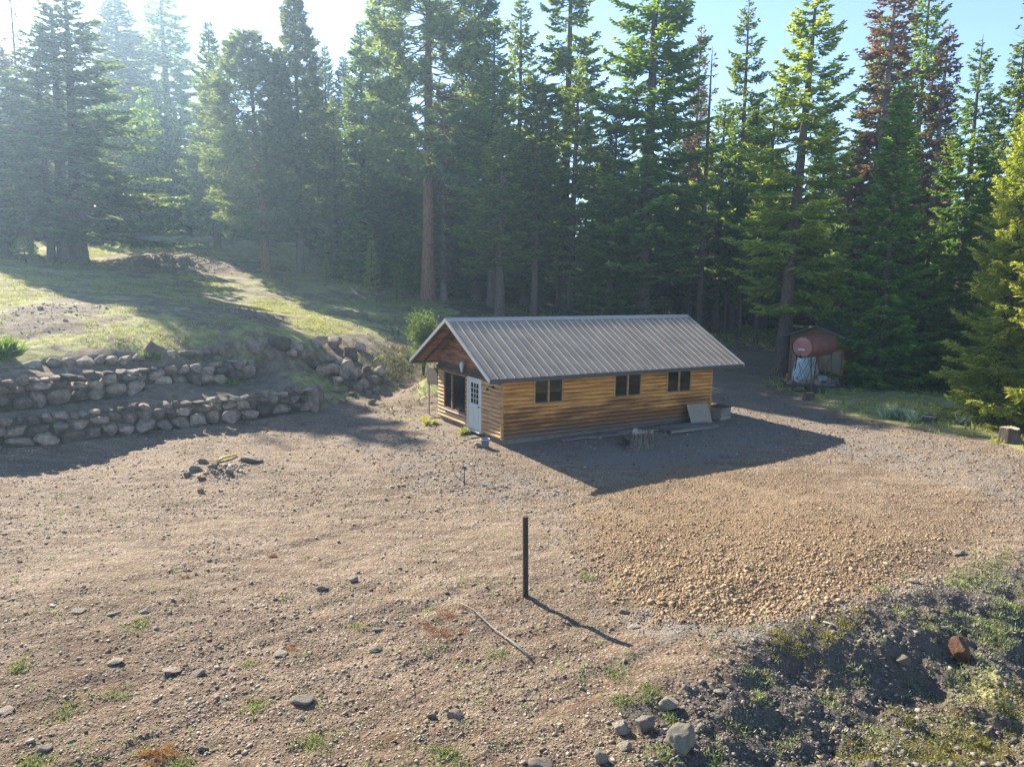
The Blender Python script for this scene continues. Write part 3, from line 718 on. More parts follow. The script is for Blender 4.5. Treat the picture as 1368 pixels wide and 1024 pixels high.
s_ = sizes(r_, len(x_), .014, .075, 2.6)
tag(scatter('bank_gravel', x_, y_, s_, 'dark_stones', 5, .5), 'dark grey crushed gravel covering the bank at bottom right', 'gravel', kind='stuff')
# grey gravel strips
xs_, ys_, r_ = region(60000, -14, 20, 8, 40, 41)
keep = ((sd_poly(xs_, ys_, GREYC) < .1) | (sd_poly(xs_, ys_, GREYD) < 0) | (sd_poly(xs_, ys_, ROADP) < 0) | (sd_poly(xs_, ys_, GREYB) < 0)) & (sd_poly(xs_, ys_, CABPAD) > 0.1)
xs_, ys_ = xs_[keep], ys_[keep]
tag(scatter('road_gravel', xs_, ys_, sizes(r_, len(xs_), .012, .05, 2.6)*(.6+ys_*.03), 'dark_stones', 6, .4), 'fine grey gravel around the cabin and on the road', 'gravel', kind='stuff')
# clods on the dirt mounds
cx, cy, cs = [], [], []
r_ = np.random.default_rng(55)
for (c, r, h), k in zip(MOUNDS, (1300, 500, 400, 160, 120, 160)):
    cx.append(r_.normal(c[0], r*.6, k)); cy.append(r_.normal(c[1], r*.6, k)); cs.append(sizes(r_, k, .03, .16, 2.4)*(1 if k > 150 else .6))
tag(scatter('dirt_clods', np.concatenate(cx), np.concatenate(cy), np.concatenate(cs), 'yard_stones', 7, .6), 'brown soil clods heaped on the mounds of the grassy slope', 'clods', kind='stuff')

# ------------------------------------------------------------------ blade plants
def kites(base, d, L, W, side):
    """flat diamond leaves: base point, direction, length, width, side vector -> verts (n,4,3)"""
    return np.stack([base, base+d*(L*.45)[:, None]+side*(W*.5)[:, None], base+d*L[:, None], base+d*(L*.45)[:, None]-side*(W*.5)[:, None]], 1)
def unit(v): return v/np.maximum(np.linalg.norm(v, axis=-1, keepdims=True), 1e-9)
def tufts(name, x, y, hgt, nb, mat, seed, wid=.02, spread=.8, z=None, parent=None, ylw=0, rad=.35):
    r = np.random.default_rng(seed); n = len(x)
    if z is None: z = height(x, y)
    N = n*nb; X = np.repeat(np.stack([x, y, z-.01], -1), nb, 0); H = np.repeat(hgt, nb)*r.uniform(.5, 1.15, N)
    an = r.uniform(0, 2*math.pi, N); el = r.uniform(spread*.25, spread, N)
    d = np.stack([np.cos(an)*np.sin(el), np.sin(an)*np.sin(el), np.cos(el)], -1)
    X[:, :2] += (r.normal(size=(N, 2))*np.repeat(hgt, nb)[:, None]*rad)
    side = unit(np.cross(d, r.normal(size=(N, 3))))
    v = kites(X, d, H, H*0+wid*np.repeat(hgt, nb)/.1*r.uniform(.6, 1.3, N), side)
    f = np.arange(N*4).reshape(N, 4)
    var = np.repeat(np.clip(np.repeat(r.uniform(0, 1, n), nb)+r.normal(0, .15, N), 0, 1), 4); tip = np.tile([0, .4, .9, .4], N)
    return link(name, mesh_np(name, v.reshape(-1, 3), f, M[mat], False, {'var': var, 'tip': tip}), parent)
def pts_in(P, n, seed, jitter=0):
    r = np.random.default_rng(seed); P = np.array(P); a = P.min(0); b = P.max(0)
    x = r.uniform(a[0], b[0], n); y = r.uniform(a[1], b[1], n); k = sd_poly(x, y, P) < jitter*r.normal(size=n); return x[k], y[k], r
# hillside grass
PH = [(-32,24),(-9.6,34.5),(-5,33.5),(3,38),(8,44),(14,54),(20,66),(8,66),(-2,66),(-14,74),(-28,88),(-60,84),(-55,50),(-40,34)]
x_, y_, r_ = pts_in(PH, 170000, 61)
soil_ = np.zeros_like(x_)
for c, r, h in MOUNDS[:5]: soil_ = np.maximum(soil_, np.exp(-((x_-c[0])**2+(y_-c[1])**2)/(r*1.4)**2))
k = (soil_ < r_.uniform(.1, .8, len(x_))) & (fbm(x_*.35, y_*.35, 77, 4)+r_.uniform(-.12, .12, len(x_)) > .50) & (sd_poly(x_, y_, HILLSIDE) < -.1)
x_, y_ = x_[k], y_[k]
tag(tufts('hillside_grass', x_, y_, r_.uniform(.06, .17, len(x_)), 4, 'grass', 62, .022), 'short sunlit yellow green grass on the slope left of the cabin', 'grass', kind='stuff')
# scrub on the little bank between the walls and the cabin
sb = [ground(random.gauss(528, 30), random.gauss(482, 26)) for _ in range(420)]
tag(tufts('bank_scrub', np.array([p.x for p in sb]), np.array([p.y for p in sb]), rng.uniform(.12, .42, len(sb)), 12, 'scrub', 66, .010, 1.1), 'dull olive scrub on the bank between stone walls and cabin', 'scrub', kind='stuff')
# right verge grass
x_, y_, r_ = pts_in(VERGE[:12], 60000, 63); k = (y_ < 52) & (x_ < 36) & (fbm(x_*.8, y_*.8, 79, 3)+r_.uniform(-.12, .12, len(x_)) > .44); x_, y_ = x_[k], y_[k]
tag(tufts('verge_grass', x_, y_, r_.uniform(.10, .38, len(x_)), 6, 'grass', 64, .018), 'green grass and low plants along the right edge of the road', 'grass', kind='stuff')
gp = at_z(975,445,1.7)
x_ = rng.normal(gp[0], 3.5, 2500); y_ = rng.normal(gp[1], 4, 2500)
tag(tufts('forest_grass', x_, y_, rng.uniform(.1, .3, len(x_)), 5, 'grass', 65, .03), 'bright grass patch between the trunks behind the cabin roof', 'grass', kind='stuff')
# weeds on the yard
x_, y_, r_ = region(5000, -14, 12, 7.4, 24, 71)
k = (sd_poly(x_, y_, HILLSIDE) > .3) & (sd_poly(x_, y_, CABPAD) > 1) & (sd_poly(x_, y_, ORANGE) > 0) & (fbm(x_*.7, y_*.7, 72, 3)+r_.uniform(-.1, .1, len(x_)) > .56)
x_, y_ = x_[k], y_[k]
tag(tufts('yard_weeds', x_, y_, r_.uniform(.025, .085, len(x_)), 14, 'weed', 73, .022, 1.4, rad=.6), 'small pale green weeds dotted over the dirt yard', 'weeds', kind='stuff')
wx, wy = [], []
for px, py, n, sp in [(185,835,14,12),(25,890,14,14),(95,940,10,16),(160,925,10,12),(340,940,14,16),(335,885,10,10),(420,990,14,20),(600,1010,22,16),(480,835,8,8),(820,900,12,20),(830,940,14,14),(870,930,16,14),(900,960,10,10),(780,770,8,10),(950,1000,18,18),(990,990,14,20),(1010,960,10,12),(880,1015,14,18),(1170,965,18,14),(1180,990,16,26),(1230,905,12,20),(1140,900,8,22),(1050,1000,8,20),(1000,930,14,20),(1290,930,20,26),(1270,850,16,14),(1300,850,12,12),(1180,800,10,12),(1290,770,50,20),(1330,760,70,30),(1350,800,80,30),(1320,820,60,28),(1300,900,40,30),(1340,860,50,30),(1120,930,20,30),(1250,960,30,40),(1240,830,14,16),(1200,850,12,14),(240,1010,10,12),(660,870,10,16),(40,1015,12,14)]:
    for _ in range(n):
        p = at_z(px+random.gauss(0, sp*.55), py+random.gauss(0, sp*.35), -.33 if py < 850 or px < 960 else -.8); wx.append(p[0]); wy.append(p[1])
wx = np.array(wx); wy = np.array(wy)
tag(tufts('weed_clumps', wx, wy, rng.uniform(.04, .11, len(wx)), 26, 'weed', 74, .018, 1.3, rad=.7), 'denser green weed clumps around the boulders and the gravel bank', 'weeds', kind='stuff')
wx, wy = [], []
for px, py, n, sp in [(1050,850,50,28),(1070,865,26,26),(1130,828,50,22),(1110,845,26,20),(1300,985,240,60),(1240,1010,150,50),(1340,940,140,46),(1150,1010,60,30),(1210,960,50,30)]:
    for _ in range(n):
        p = at_z(px+random.gauss(0, sp*.7), py+random.gauss(0, sp*.28), -.3 if py < 880 else -.9); wx.append(p[0]); wy.append(p[1])
wx = np.array(wx); wy = np.array(wy)
tag(tufts('yellow_weeds', wx, wy, rng.uniform(.03, .08, len(wx)), 30, 'weed_yellow', 75, .017, 1.3, rad=.8), 'yellow green low moss and weeds at the edge of the dark bank', 'weeds', kind='stuff')
def clump(name, px, py, hgt, nb, mat, label, cat, n=1, sp=0, wid=.02, spread=.8, group=None, seed=1):
    p = ground(px, py); r = np.random.default_rng(seed); x = r.normal(0, sp, n); y = r.normal(0, sp, n)
    o = tufts(name, x, y, r.uniform(.7, 1.1, n)*hgt, nb, mat, seed, wid, spread, z=np.zeros(n), rad=.12)
    o.location = p; return tag(o, label, cat, group)
clump('spiky_plant', 1196, 560, .75, 40, 'yucca', 'spiky grey green plant on the verge left of the sawn stump', 'plant', 7, .35, .010, .9, seed=81)
clump('grass_tuft', 1275, 566, .6, 40, 'yucca', 'arching pale grass tuft right of the sawn stump', 'plant', 3, .15, .006, 1.2, seed=82)
clump('leafy_plant', 8, 478, 1.0, 60, 'leaf', 'large leafy green plant at the left edge above the stone walls', 'plant', 5, .25, .02, 1.1, seed=83)
clump('leafy_plant', 205, 480, .45, 50, 'leaf', 'small green plant on the terrace above the upper stone wall', 'plant', 4, .15, .02, 1.1, seed=84)
clump('leafy_plant', 312, 514, .4, 40, 'leaf', 'small green plant below the right end of the upper stone wall', 'plant', 3, .15, .02, 1.1, seed=85)
clump('leafy_plant', 262, 512, .4, 30, 'leaf', 'yellow green weed against the face of the upper stone wall', 'plant', 2, .08, .02, .6, seed=86)
clump('dry_grass_tuft', 618, 580, .35, 60, 'grass', 'tan dry grass tuft at the foundation left of the cabin door', 'plant', 4, .15, .012, .9, seed=87)
clump('dry_grass_tuft', 575, 565, .3, 60, 'grass', 'dry grass tuft at the left corner of the cabin', 'plant', 6, .3, .012, .9, seed=88)
for px, py, hh_, lb in [(365,742,.12,'small rusty brush clump in the middle of the left yard'),(245,770,.10,'faint rusty brush clump left of the middle one'),(215,1010,.22,'large rusty brush clump at the bottom left edge'),(388,868,.12,'small rusty brush clump at lower left by a flat tan stone'),(425,660,.08,'tiny rusty brush clump near the back of the yard')]:
    clump('dry_brush', px, py, hh_*.7, 70, 'drygrass', lb, 'dry brush', 10, hh_*.6, .005, 1.45, seed=px)

# ------------------------------------------------------------------ trees
def tree_meshes(seed, H, Rad, base, prof, whorl=.42, nbr=5, twig=.17, tl=.36, kw=.12, mat='fir', barkm='bark', droop=.25, upturn=.35, lean=0, gap=.12, trunk_r=None, needle=1.0, tuft=False, dens=1.0, bare=0.0, wobble=.05):
    r = np.random.default_rng(seed)
    def trunk_xy(z):
        u = z/H; return np.stack([lean*u*u*H + wobble*np.sin(u*5+seed), wobble*np.sin(u*4+seed*2)], -1)
    # ---- branch list
    hs = []; z = base*H
    while z < H*.985: hs.append(z); z += whorl*(1.25-.6*z/H)*r.uniform(.8, 1.2)
    B = []
    for z in hs:
        u = (z-base*H)/(H*(1-base)); n = max(3, int(round(nbr*r.uniform(.75, 1.25))))
        a0 = r.uniform(0, 6.28)
        for k in range(n):
            if r.random() < gap: continue
            L = Rad*prof(u)*r.uniform(.72, 1.12)*(1-.25*(r.random() < .2)); L = max(L, .18)
            B.append((z+r.uniform(-.12, .12), a0+k*6.283/n+r.uniform(-.3, .3), L, u))
    B = np.array(B); nB = len(B)
    bz, ba, bL, bu = B.T
    el = (-droop + (.55+droop)*bu**1.5) + r.normal(0, .09, nB)      # start elevation
    def bpt(i, s):
        """point along branch i at fraction s"""
        L = bL[i]; hd = L*s
        zz = bz[i] + np.tan(el[i])*hd - .10*L*np.sin(np.pi*np.minimum(s*1.0, 1)) + upturn*.35*L*s**3
        t = trunk_xy(bz[i])
        return np.stack([t[:, 0]+np.cos(ba[i])*hd, t[:, 1]+np.sin(ba[i])*hd, zz], -1)
    # ---- twigs
    n_t = np.maximum(2, (bL/twig*dens).astype(int))
    bi = np.repeat(np.arange(nB), n_t); j = np.concatenate([np.arange(k) for k in n_t]); s = (j+r.uniform(0, 1, len(j)))/np.repeat(n_t, n_t)
    s0 = .18 if not tuft else .45
    s = s0 + (1-s0)*s**.85
    if bare: 
        kp = r.random(len(s)) > bare; bi, s = bi[kp], s[kp]
    bi2 = np.concatenate([bi, bi]); s2 = np.concatenate([s, np.clip(s+r.uniform(-.03, .03, len(s)), 0, 1)]); sg = np.concatenate([np.ones(len(bi)), -np.ones(len(bi))])
    p0 = bpt(bi2, s2); p1 = bpt(bi2, s2+.02); dr = unit(p1-p0)
    hor = unit(np.cross(dr, np.array([0, 0, 1.])))
    N = len(bi2)
    tlen = (tl*bL[bi2]*(1.12-s2) + .16)*r.uniform(.7, 1.25, N); tlen = np.minimum(tlen, 1.15)
    ang = r.uniform(.6, 1.15, N)
    d = unit(dr*np.cos(ang)[:, None] + hor*(sg*np.sin(ang))[:, None] + r.normal(0, .13 if not tuft else .45, (N, 3)) - np.array([0, 0, 1.])*r.uniform(0, .38, N)[:, None])
    var0 = r.uniform(0, 1, N); tipb = s2
    vs = []; va = []; tp = []
    def emit(base_, dd, L, W, roll, va_, t0, t1):
        upv = unit(np.cross(dd, np.cross(np.array([0, 0, 1.]), dd)+1e-4))
        side = unit(np.cross(dd, upv)); sd_ = side*np.cos(roll)[:, None]+upv*np.sin(roll)[:, None]
        vs.append(kites(base_, dd, L, W, sd_).reshape(-1, 3)); va.append(np.repeat(va_, 4))
        tp.append(np.stack([t0, (t0+t1)/2, t1, (t0+t1)/2], -1).ravel())
    if not tuft:
        emit(p0, d, tlen, np.full(N, kw)*(1+.8*tlen), r.normal(0, .8, N), var0, tipb*.5, tipb*.8+.25)
        for q, (f, sgn) in enumerate(((.25, 1), (.45, -1), (.65, 1), (.8, -1))):
            b = p0+d*(tlen*f)[:, None]; sd2 = unit(np.cross(d, np.array([0, 0, 1.])))*sgn
            dd = unit(d*.75+sd2*.65+r.normal(0, .22, (N, 3)))
            emit(b, dd, tlen*(.62-.35*f)*r.uniform(.7, 1.3, N)+.05, np.full(N, kw)*(.8+.4*tlen), r.normal(0, .9, N), np.clip(var0+r.normal(0, .2, N), 0, 1), tipb*.5, tipb*.8+.28)
        # drooping under-needles give the sprays depth
        dd = unit(d*.6+np.array([0, 0, -1.])*.6+r.normal(0, .3, (N, 3))); emit(p0+d*(tlen*.3)[:, None], dd, tlen*.45+.05, np.full(N, kw*.9), r.uniform(0, 3, N), var0*.6, tipb*.1, tipb*.5)
    else:
        for q in range(13):
            f = 1-.45*r.uniform(0, 1, N)**1.3; b = p0+d*(tlen*f)[:, None]
            dd = unit(d*.7+r.normal(0, .65, (N, 3))+np.array([0, 0, .15])); emit(b, dd, r.uniform(.16, .34, N)*needle, np.full(N, kw)*r.uniform(.6, 1.1, N), r.uniform(0, 3, N), np.clip(var0+r.normal(0, .2, N), 0, 1), tipb*.4, tipb*.5+.3*f)
    # leader
    V = np.concatenate(vs); NV = len(V)
    crown = mesh_np('crown', V, np.arange(NV).reshape(-1, 4), M[mat], False, {'var': np.concatenate(va), 'tip': np.concatenate(tp)})
    # ---- trunk and limbs
    tr = trunk_r or H*.0125
    nz = 14; n = 9; zz = np.linspace(-.5, H, nz); rr = tr*(1-zz.clip(0)/H)**.8+.012; rr[:2] = [tr*1.35, tr*1.12]
    an = np.arange(n)*2*math.pi/n; c = trunk_xy(zz.clip(0))
    TV = np.stack([c[:, 0, None]+rr[:, None]*np.cos(an), c[:, 1, None]+rr[:, None]*np.sin(an), np.repeat(zz[:, None], n, 1)], -1).reshape(-1, 3)
    TF = [(i*n+k, i*n+(k+1) % n, (i+1)*n+(k+1) % n, (i+1)*n+k) for i in range(nz-1) for k in range(n)]
    TV = [TV]; TF = [np.array(TF)]; off = nz*n
    # limbs, three-sided
    bi = np.arange(nB); segs = np.linspace(0, .95, 5); ring = []
    for q, s_ in enumerate(segs):
        p = bpt(bi, np.full(nB, s_)); rad = (.012+.012*bL)*(1-.8*s_)
        for k in range(3):
            a = k*2.094; hor = np.stack([-np.sin(ba), np.cos(ba), np.zeros(nB)], -1)
            ring.append(p + hor*(rad*math.cos(a))[:, None] + np.array([0, 0, 1.])*(rad*math.sin(a))[:, None])
    RV = np.stack(ring, 1)      # nB,15,3
    base_f = np.array([(q*3+k, q*3+(k+1) % 3, (q+1)*3+(k+1) % 3, (q+1)*3+k) for q in range(4) for k in range(3)])
    TV.append(RV.reshape(-1, 3)); TF.append((base_f[None]+15*np.arange(nB)[:, None, None]+off).reshape(-1, 4)); off += nB*15
    # dead snags below the crown
    nd = int(26*base+ 4); 
    for _ in range(nd):
        z = r.uniform(.12*H, max(base*H, .14*H)); a = r.uniform(0, 6.28); L = r.uniform(.4, 1.6); p = np.array([0, 0, z]); p[:2] = trunk_xy(z)
        q = p+np.array([math.cos(a)*L, math.sin(a)*L, -.3*L*r.random()]); pts = []
        for pp, w_ in ((p, .03), (q, .008)):
            for k in range(3): pts.append(pp+np.array([-math.sin(a)*math.cos(k*2.09), math.cos(a)*math.cos(k*2.09), math.sin(k*2.09)])*w_)
        TV.append(np.array(pts)); TF.append(np.array([(0,1,4,3),(1,2,5,4),(2,0,3,5)])+off); off += 6
    trunk = mesh_np('trunk', np.concatenate(TV), np.concatenate(TF), M[barkm], True)
    return dict(trunk=trunk, crown=crown, H=H, R=Rad)
cone = lambda u: (1-u)**.75*.97+.03
def full(u): return (math.sin(min(1, (u+.14)/.34)*math.pi/2))*((1-u)**.68)*1.08+.03
def pinep(u): return (.55+.45*math.sin(min(1, u/.35)*math.pi/2))*(1-u**2.4)**.7+.04
def thin(u): return (1-u)**.6*.9+.1
def dang(u): return (1-u)**.9+.03
TREES = dict(
 fa=tree_meshes(1, 26, 3.4, .16, full, mat='fir', whorl=.66, nbr=5.5, twig=.16, gap=.2),
 fb=tree_meshes(2, 26, 3.2, .28, full, mat='fir', nbr=5.5, droop=.38, gap=.22, whorl=.74, twig=.15),
 fc=tree_meshes(3, 24, 3.6, .04, cone, mat='fir', droop=.22, twig=.15, whorl=.6, nbr=6, gap=.16),
 fo=tree_meshes(4, 26, 3.3, .20, full, mat='fir_bright', nbr=4.8, gap=.24, droop=.45, whorl=.75, twig=.12, lean=.02, upturn=.55, kw=.11),
 fl=tree_meshes(5, 17, 4.2, .03, cone, mat='fir_bright', nbr=6.5, whorl=.40, twig=.12, tl=.30, kw=.065, droop=.34, upturn=.3),
 bl=tree_meshes(6, 26, 3.3, .10, full, mat='fir_blue', droop=.3, whorl=.6, nbr=6, twig=.15),
 df=tree_meshes(7, 25, 5.0, .15, dang, mat='fir_blue', nbr=5, whorl=.75, droop=.34, upturn=.15, tl=.26, gap=.18, twig=.16),
 pa=tree_meshes(8, 24, 3.6, .16, pinep, mat='pine', barkm='pine_bark', tuft=True, twig=.21, kw=.10, lean=-.035, droop=.1, nbr=6, whorl=.55, trunk_r=.27, needle=1.3),
 pb=tree_meshes(9, 24, 3.4, .17, cone, mat='pine', barkm='bark', tuft=True, twig=.22, kw=.10, nbr=6, whorl=.42, droop=.15, trunk_r=.27, needle=1.2),
 pp=tree_meshes(10, 30, 4.6, .34, pinep, mat='pine', barkm='pine_bark', tuft=True, twig=.22, kw=.11, nbr=6, whorl=.6, droop=.25, trunk_r=.42, needle=1.5),
 dd=tree_meshes(11, 24, 2.4, .10, thin, mat='dead', barkm='grey_bark', bare=.45, gap=.2, droop=.35),
 db=tree_meshes(12, 27, 2.2, .30, thin, mat='dead', barkm='grey_bark', bare=.93, nbr=5, droop=.0, upturn=.7, trunk_r=.2),
 sn=tree_meshes(13, 22, 1.3, .15, thin, mat='dead', barkm='bark', bare=.80, gap=.3, droop=.4, trunk_r=.24),
 sp=tree_meshes(14, 5, 1.0, .08, cone, mat='fir_bright', whorl=.28, nbr=5, twig=.12, kw=.06),
 py=tree_meshes(15, 3.6, 1.0, .28, full, mat='pine', tuft=True, whorl=.3, nbr=5, twig=.2, trunk_r=.05, needle=.8),
)
protos = {}
def place_tree(kind, bx, by_, top, Y, halfw, label, name='fir_tree', cat='tree', group='trees at the forest edge', rz=None, xy=None, hscale=None):
    T = TREES[kind]
    if xy is None:
        p = at_y(bx, by_, Y); x, yy = p[0], Y
    else: x, yy = xy
    z = gz(x, yy)
    H = at_y(bx, top, yy)[2]-z if hscale is None else hscale
    rs = halfw*yy/FPX/T['R']
    if Y > 35 and (bx > 600 if bx else False): halfw *= 1.16
    rs = halfw*yy/FPX/T['R']
    if kind == 'pa': rz = 0
    root = empty(name, (x, yy, z), random.uniform(0, 6.28) if rz is None else rz, label, cat, group)
    root.scale = (rs, rs, H/T['H'])
    if kind not in protos:
        a = link('trunk', T['trunk'], root); b = link('crown', T['crown'], root); protos[kind] = (a, b)
    else:
        for s in protos[kind]:
            c = s.copy(); col.objects.link(c); c.parent = root
    return root
HERO = [ # kind, px, base py, top py, depth, half width px, label
 ('db', 42,352,-30,62,34,'bare dead treetop at the far upper left, left of the big leaning limbs'),
 ('df', 90,354,0,62,135,'massive haze-lit fir at far left, left one of the two thick trunks'),
 ('df', 109,355,-35,63,145,'massive fir at far left, right one of the two thick trunks'),
 ('sn', 69,352,60,61,26,'thin dark trunk just left of the two thick trunks at far left'),
 ('bl', 12,345,50,66,80,'pale haze-lit fir cut by the left edge of the picture'),
 ('bl', 172,330,-10,120,70,'tall narrow fir right behind the two thick trunks'),
 ('fb', 232,320,-40,130,62,'tall dark fir with its top out of frame, above the soil mound'),
 ('bl', 290,335,28,80,44,'dark spired fir behind the pine with the curved trunk'),
 ('pa', 355,366,42,70,72,'grey green pine with a curved leaning trunk on the slope'),
 ('pb', 402,365,-12,71,62,'cone shaped pine on the slope, just right of the curved pine'),
 ('bl', 440,350,60,86,34,'small dark spire between the cone shaped pine and the tallest pine'),
 ('bl', 487,372,28,74,50,'slender pale green fir left of the tallest red-trunked pine'),
 ('bl', 450,370,130,72,32,'lower pale fir right of the cone shaped pine'),
 ('pp', 573,402,-120,66,100,'tallest pine, straight reddish trunk, behind the left end of the cabin'),
 ('dd', 592,404,110,67,36,'dead brown-needled tree with a thin pale trunk beside the tall red pine'),
 ('fa', 657,412,28,62,54,'dark fir over the left half of the roof, its top just below its taller neighbour'),
 ('fa', 690,405,-8,70,50,'tall slender fir, spire at the top edge, right of the tall red pine'),
 ('fb', 668,418,170,57,54,'fir with a thick grey lower trunk showing just above the roof ridge'),
 ('fb', 713,418,95,60,42,'thin fir with a pale bare lower stem above the roof'),
 ('fb', 752,410,-110,68,62,'tall open-topped fir left of the biggest dark fir'),
 ('fo', 762,410,75,62,46,'brighter green fir standing before the tall open-topped one'),
 ('fa', 858,420,-150,58,88,'biggest dark fir, over the middle of the roof, top out of frame'),
 ('fc', 815,418,150,58,60,'dark lower fir at the left foot of the biggest dark fir'),
 ('dd', 920,405,30,72,24,'grey brown dead spire right of the biggest dark fir'),
 ('sn', 934,420,62,60,22,'dark broken snag trunk over the right half of the roof'),
 ('fb', 978,430,-6,66,46,'slender fir with open top left of the bright yellow green fir'),
 ('fa', 955,425,130,64,52,'dark fir behind the snag, above the right end of the roof'),
 ('fo', 1048,478,-40,46,86,'tall bright yellow green fir with a bare lower trunk left of the tank'),
 ('fb', 1018,440,110,68,44,'dark fir in the shade behind the bright yellow green one'),
 ('dd', 1158,470,-70,58,62,'tall fir with rust brown upper needles above the shed'),
 ('fa', 1150,470,20,61,58,'green fir mingled with the rust brown one above the shed'),
 ('fc', 1172,524,105,42,68,'broad dark fir with branches down to the ground right of the tank'),
 ('dd', 1228,480,28,54,42,'red brown dead tree right of the broad dark fir'),
 ('fa', 1200,470,-60,64,52,'tall green fir behind the red brown dead tree'),
 ('fb', 1270,500,45,48,50,'fir with a long bare grey trunk in its middle near the right side'),
 ('db', 1330,500,-20,52,44,'bare leafless treetop at the upper right corner'),
 ('fa', 1322,500,50,50,58,'green fir below the bare leafless treetop at upper right'),
 ('fl', 1330,585,150,31,88,'bright light green fir nearest the camera at the right edge'),
 ('fl', 1425,600,30,28,120,'bright light green fir mostly cut off by the right edge'),
 ('fc', 1290,540,240,40,60,'dark fir between the broad dark fir and the nearest bright one'),
 ('fc', 1225,520,300,46,54,'low dark fir just right of the broad dark fir'),
 ('fb', 1010,440,200,58,26,'thin dark trunk in shade just left of the bright fir trunk'),
 ('fb', 968,445,150,62,24,'thin trunk standing before the lit grass behind the roof'),
 ('fb', 987,447,180,61,24,'second thin trunk before the lit grass, further right'),
]
NAMES = dict(db='bare_tree', dd='dead_tree', sn='dead_tree', pa='pine_tree', pb='pine_tree', pp='pine_tree', sp='young_tree', py='young_tree')
YOUNG = [('sp', 590,446,398,40,20,'young_tree','x'),
 ('sp', 497,374,322,67,13,'young_tree','pale young fir at the forest edge left of the tall red pine'),
 ('sp', 436,370,345,69,8,'young_tree','small yellow green sapling right of the cone shaped pine'),
 ('py', 36,366,316,56,16,'young_tree','small young pine left of the two thick trunks'),
 ('sp', 530,392,362,64,7,'young_tree','tiny sapling on the shaded bank left of the tall red pine')]
for k, px, by_, top, Y, hw, lb in HERO: place_tree(k, px, by_, top, Y, hw, lb, NAMES.get(k, 'fir_tree'))
for k, px, by_, top, Y, hw, nm, lb in YOUNG[1:]: place_tree(k, px, by_, top, Y, hw, lb, nm, group='young trees on the slope')

# second rank of trees, seen in the gaps
FILL = [(-60,20,70),(315,150,88),(420,90,78),(465,75,76),(515,110,72),(535,60,84),(612,90,74),(635,130,66),(645,70,80),(722,120,80),(800,180,72),(905,160,72),(925,120,84),(1000,120,86),(1088,130,84),(1125,190,76),(1185,120,86),(1245,160,78),(1300,150,76),(1360,70,70),(1400,90,56),(1450,30,60),(580,150,68),(700,190,64),(860,180,70),(1040,200,70),(1210,200,62),(-40,100,78),(545,180,72)]
MARKS = [(91,'the twin thick trunks'),(232,'the dark fir above the soil mound'),(357,'the curved pine'),(402,'the cone shaped pine'),(573,'the tall red-trunked pine'),(690,'the slender fir at the top edge'),(762,'the brighter fir over the roof'),(858,'the biggest dark fir'),(934,'the broken snag'),(1048,'the bright yellow green fir'),(1165,'the broad dark fir'),(1228,'the red brown dead tree'),(1330,'the nearest bright fir')]
ORD = ['first', 'second', 'third', 'fourth', 'fifth', 'sixth', 'seventh', 'eighth']
def fill_label(px):
    cands = [m for m in MARKS if m[0] <= px]
    if not cands: 
        k = sorted([f[0] for f in FILL if f[0] < MARKS[0][0]], reverse=True).index(px); return '%s shaded fir back in the wood, left of %s' % (ORD[k], MARKS[0][1])
    mk = cands[-1]; nxt = MARKS[MARKS.index(mk)+1][0] if MARKS.index(mk)+1 < len(MARKS) else 9999
    k = sorted([f[0] for f in FILL if mk[0] <= f[0] < nxt]).index(px)
    return '%s shaded fir back in the wood, right of %s' % (ORD[k], mk[1])
for i, (px, top, Y) in enumerate(FILL):
    place_tree(['fa', 'fb', 'fc', 'bl'][i % 4] if px > 560 else ['bl', 'pb', 'bl'][i % 3], px, 400, top, Y+(8 if px < 620 else 2), 54*62/Y+random.uniform(-4, 6), fill_label(px), 'fir_tree', 'tree', 'second rank of the forest')

# the far wood behind, one mass
def far_wood():
    A = tree_meshes(50, 25, 4.2, .04, cone, mat='fir', whorl=.9, nbr=5, twig=.5, tl=.42, kw=.30, gap=.1)
    B = tree_meshes(51, 25, 3.8, .08, full, mat='fir', whorl=.9, nbr=5, twig=.5, tl=.42, kw=.30, gap=.1)
    vs, fs, va, tp, off = [], [], [], [], 0
    r = np.random.default_rng(5)
    data = []
    for T in (A, B):
        me = T['crown']; n = len(me.vertices); v = np.zeros(n*3, np.float32); me.vertices.foreach_get('co', v)
        a = np.zeros(n, np.float32); me.attributes['var'].data.foreach_get('value', a); b = np.zeros(n, np.float32); me.attributes['tip'].data.foreach_get('value', b)
        data.append((v.reshape(-1, 3), a, b))
    spots = []
    for row, (Y, n) in enumerate(((90, 34), (98, 34), (108, 30), (120, 28), (134, 26))):
        for k in range(n): spots.append((-1.0*Y + 2.1*Y*(k+r.uniform(-.3, .3))/n, Y+r.uniform(-4, 4)))
    for x, y in spots:
        if x < 5 and y < 112: y += 24
        v, a, b = data[r.integers(2)]; t = r.uniform(0, 6.28); c, s = math.cos(t), math.sin(t); sc_ = r.uniform(.6, .85)*(.8 if x < 0 else .85)
        w_ = v*np.array([1.15, 1.15, sc_]); w_ = np.stack([w_[:, 0]*c-w_[:, 1]*s+x, w_[:, 0]*s+w_[:, 1]*c+y, w_[:, 2]+gz(x, y)-.5], -1)
        vs.append(w_); va.append(a); tp.append(b); fs.append(np.arange(len(v)).reshape(-1, 4)+off); off += len(v)
    o = link('distant_forest', mesh_np('distant_forest', np.concatenate(vs), np.concatenate(fs), M['fir'], False, {'var': np.concatenate(va), 'tip': np.concatenate(tp)}))
    tag(o, 'mass of dark conifers filling the wood far behind the first trees', 'forest', kind='stuff')
far_wood()

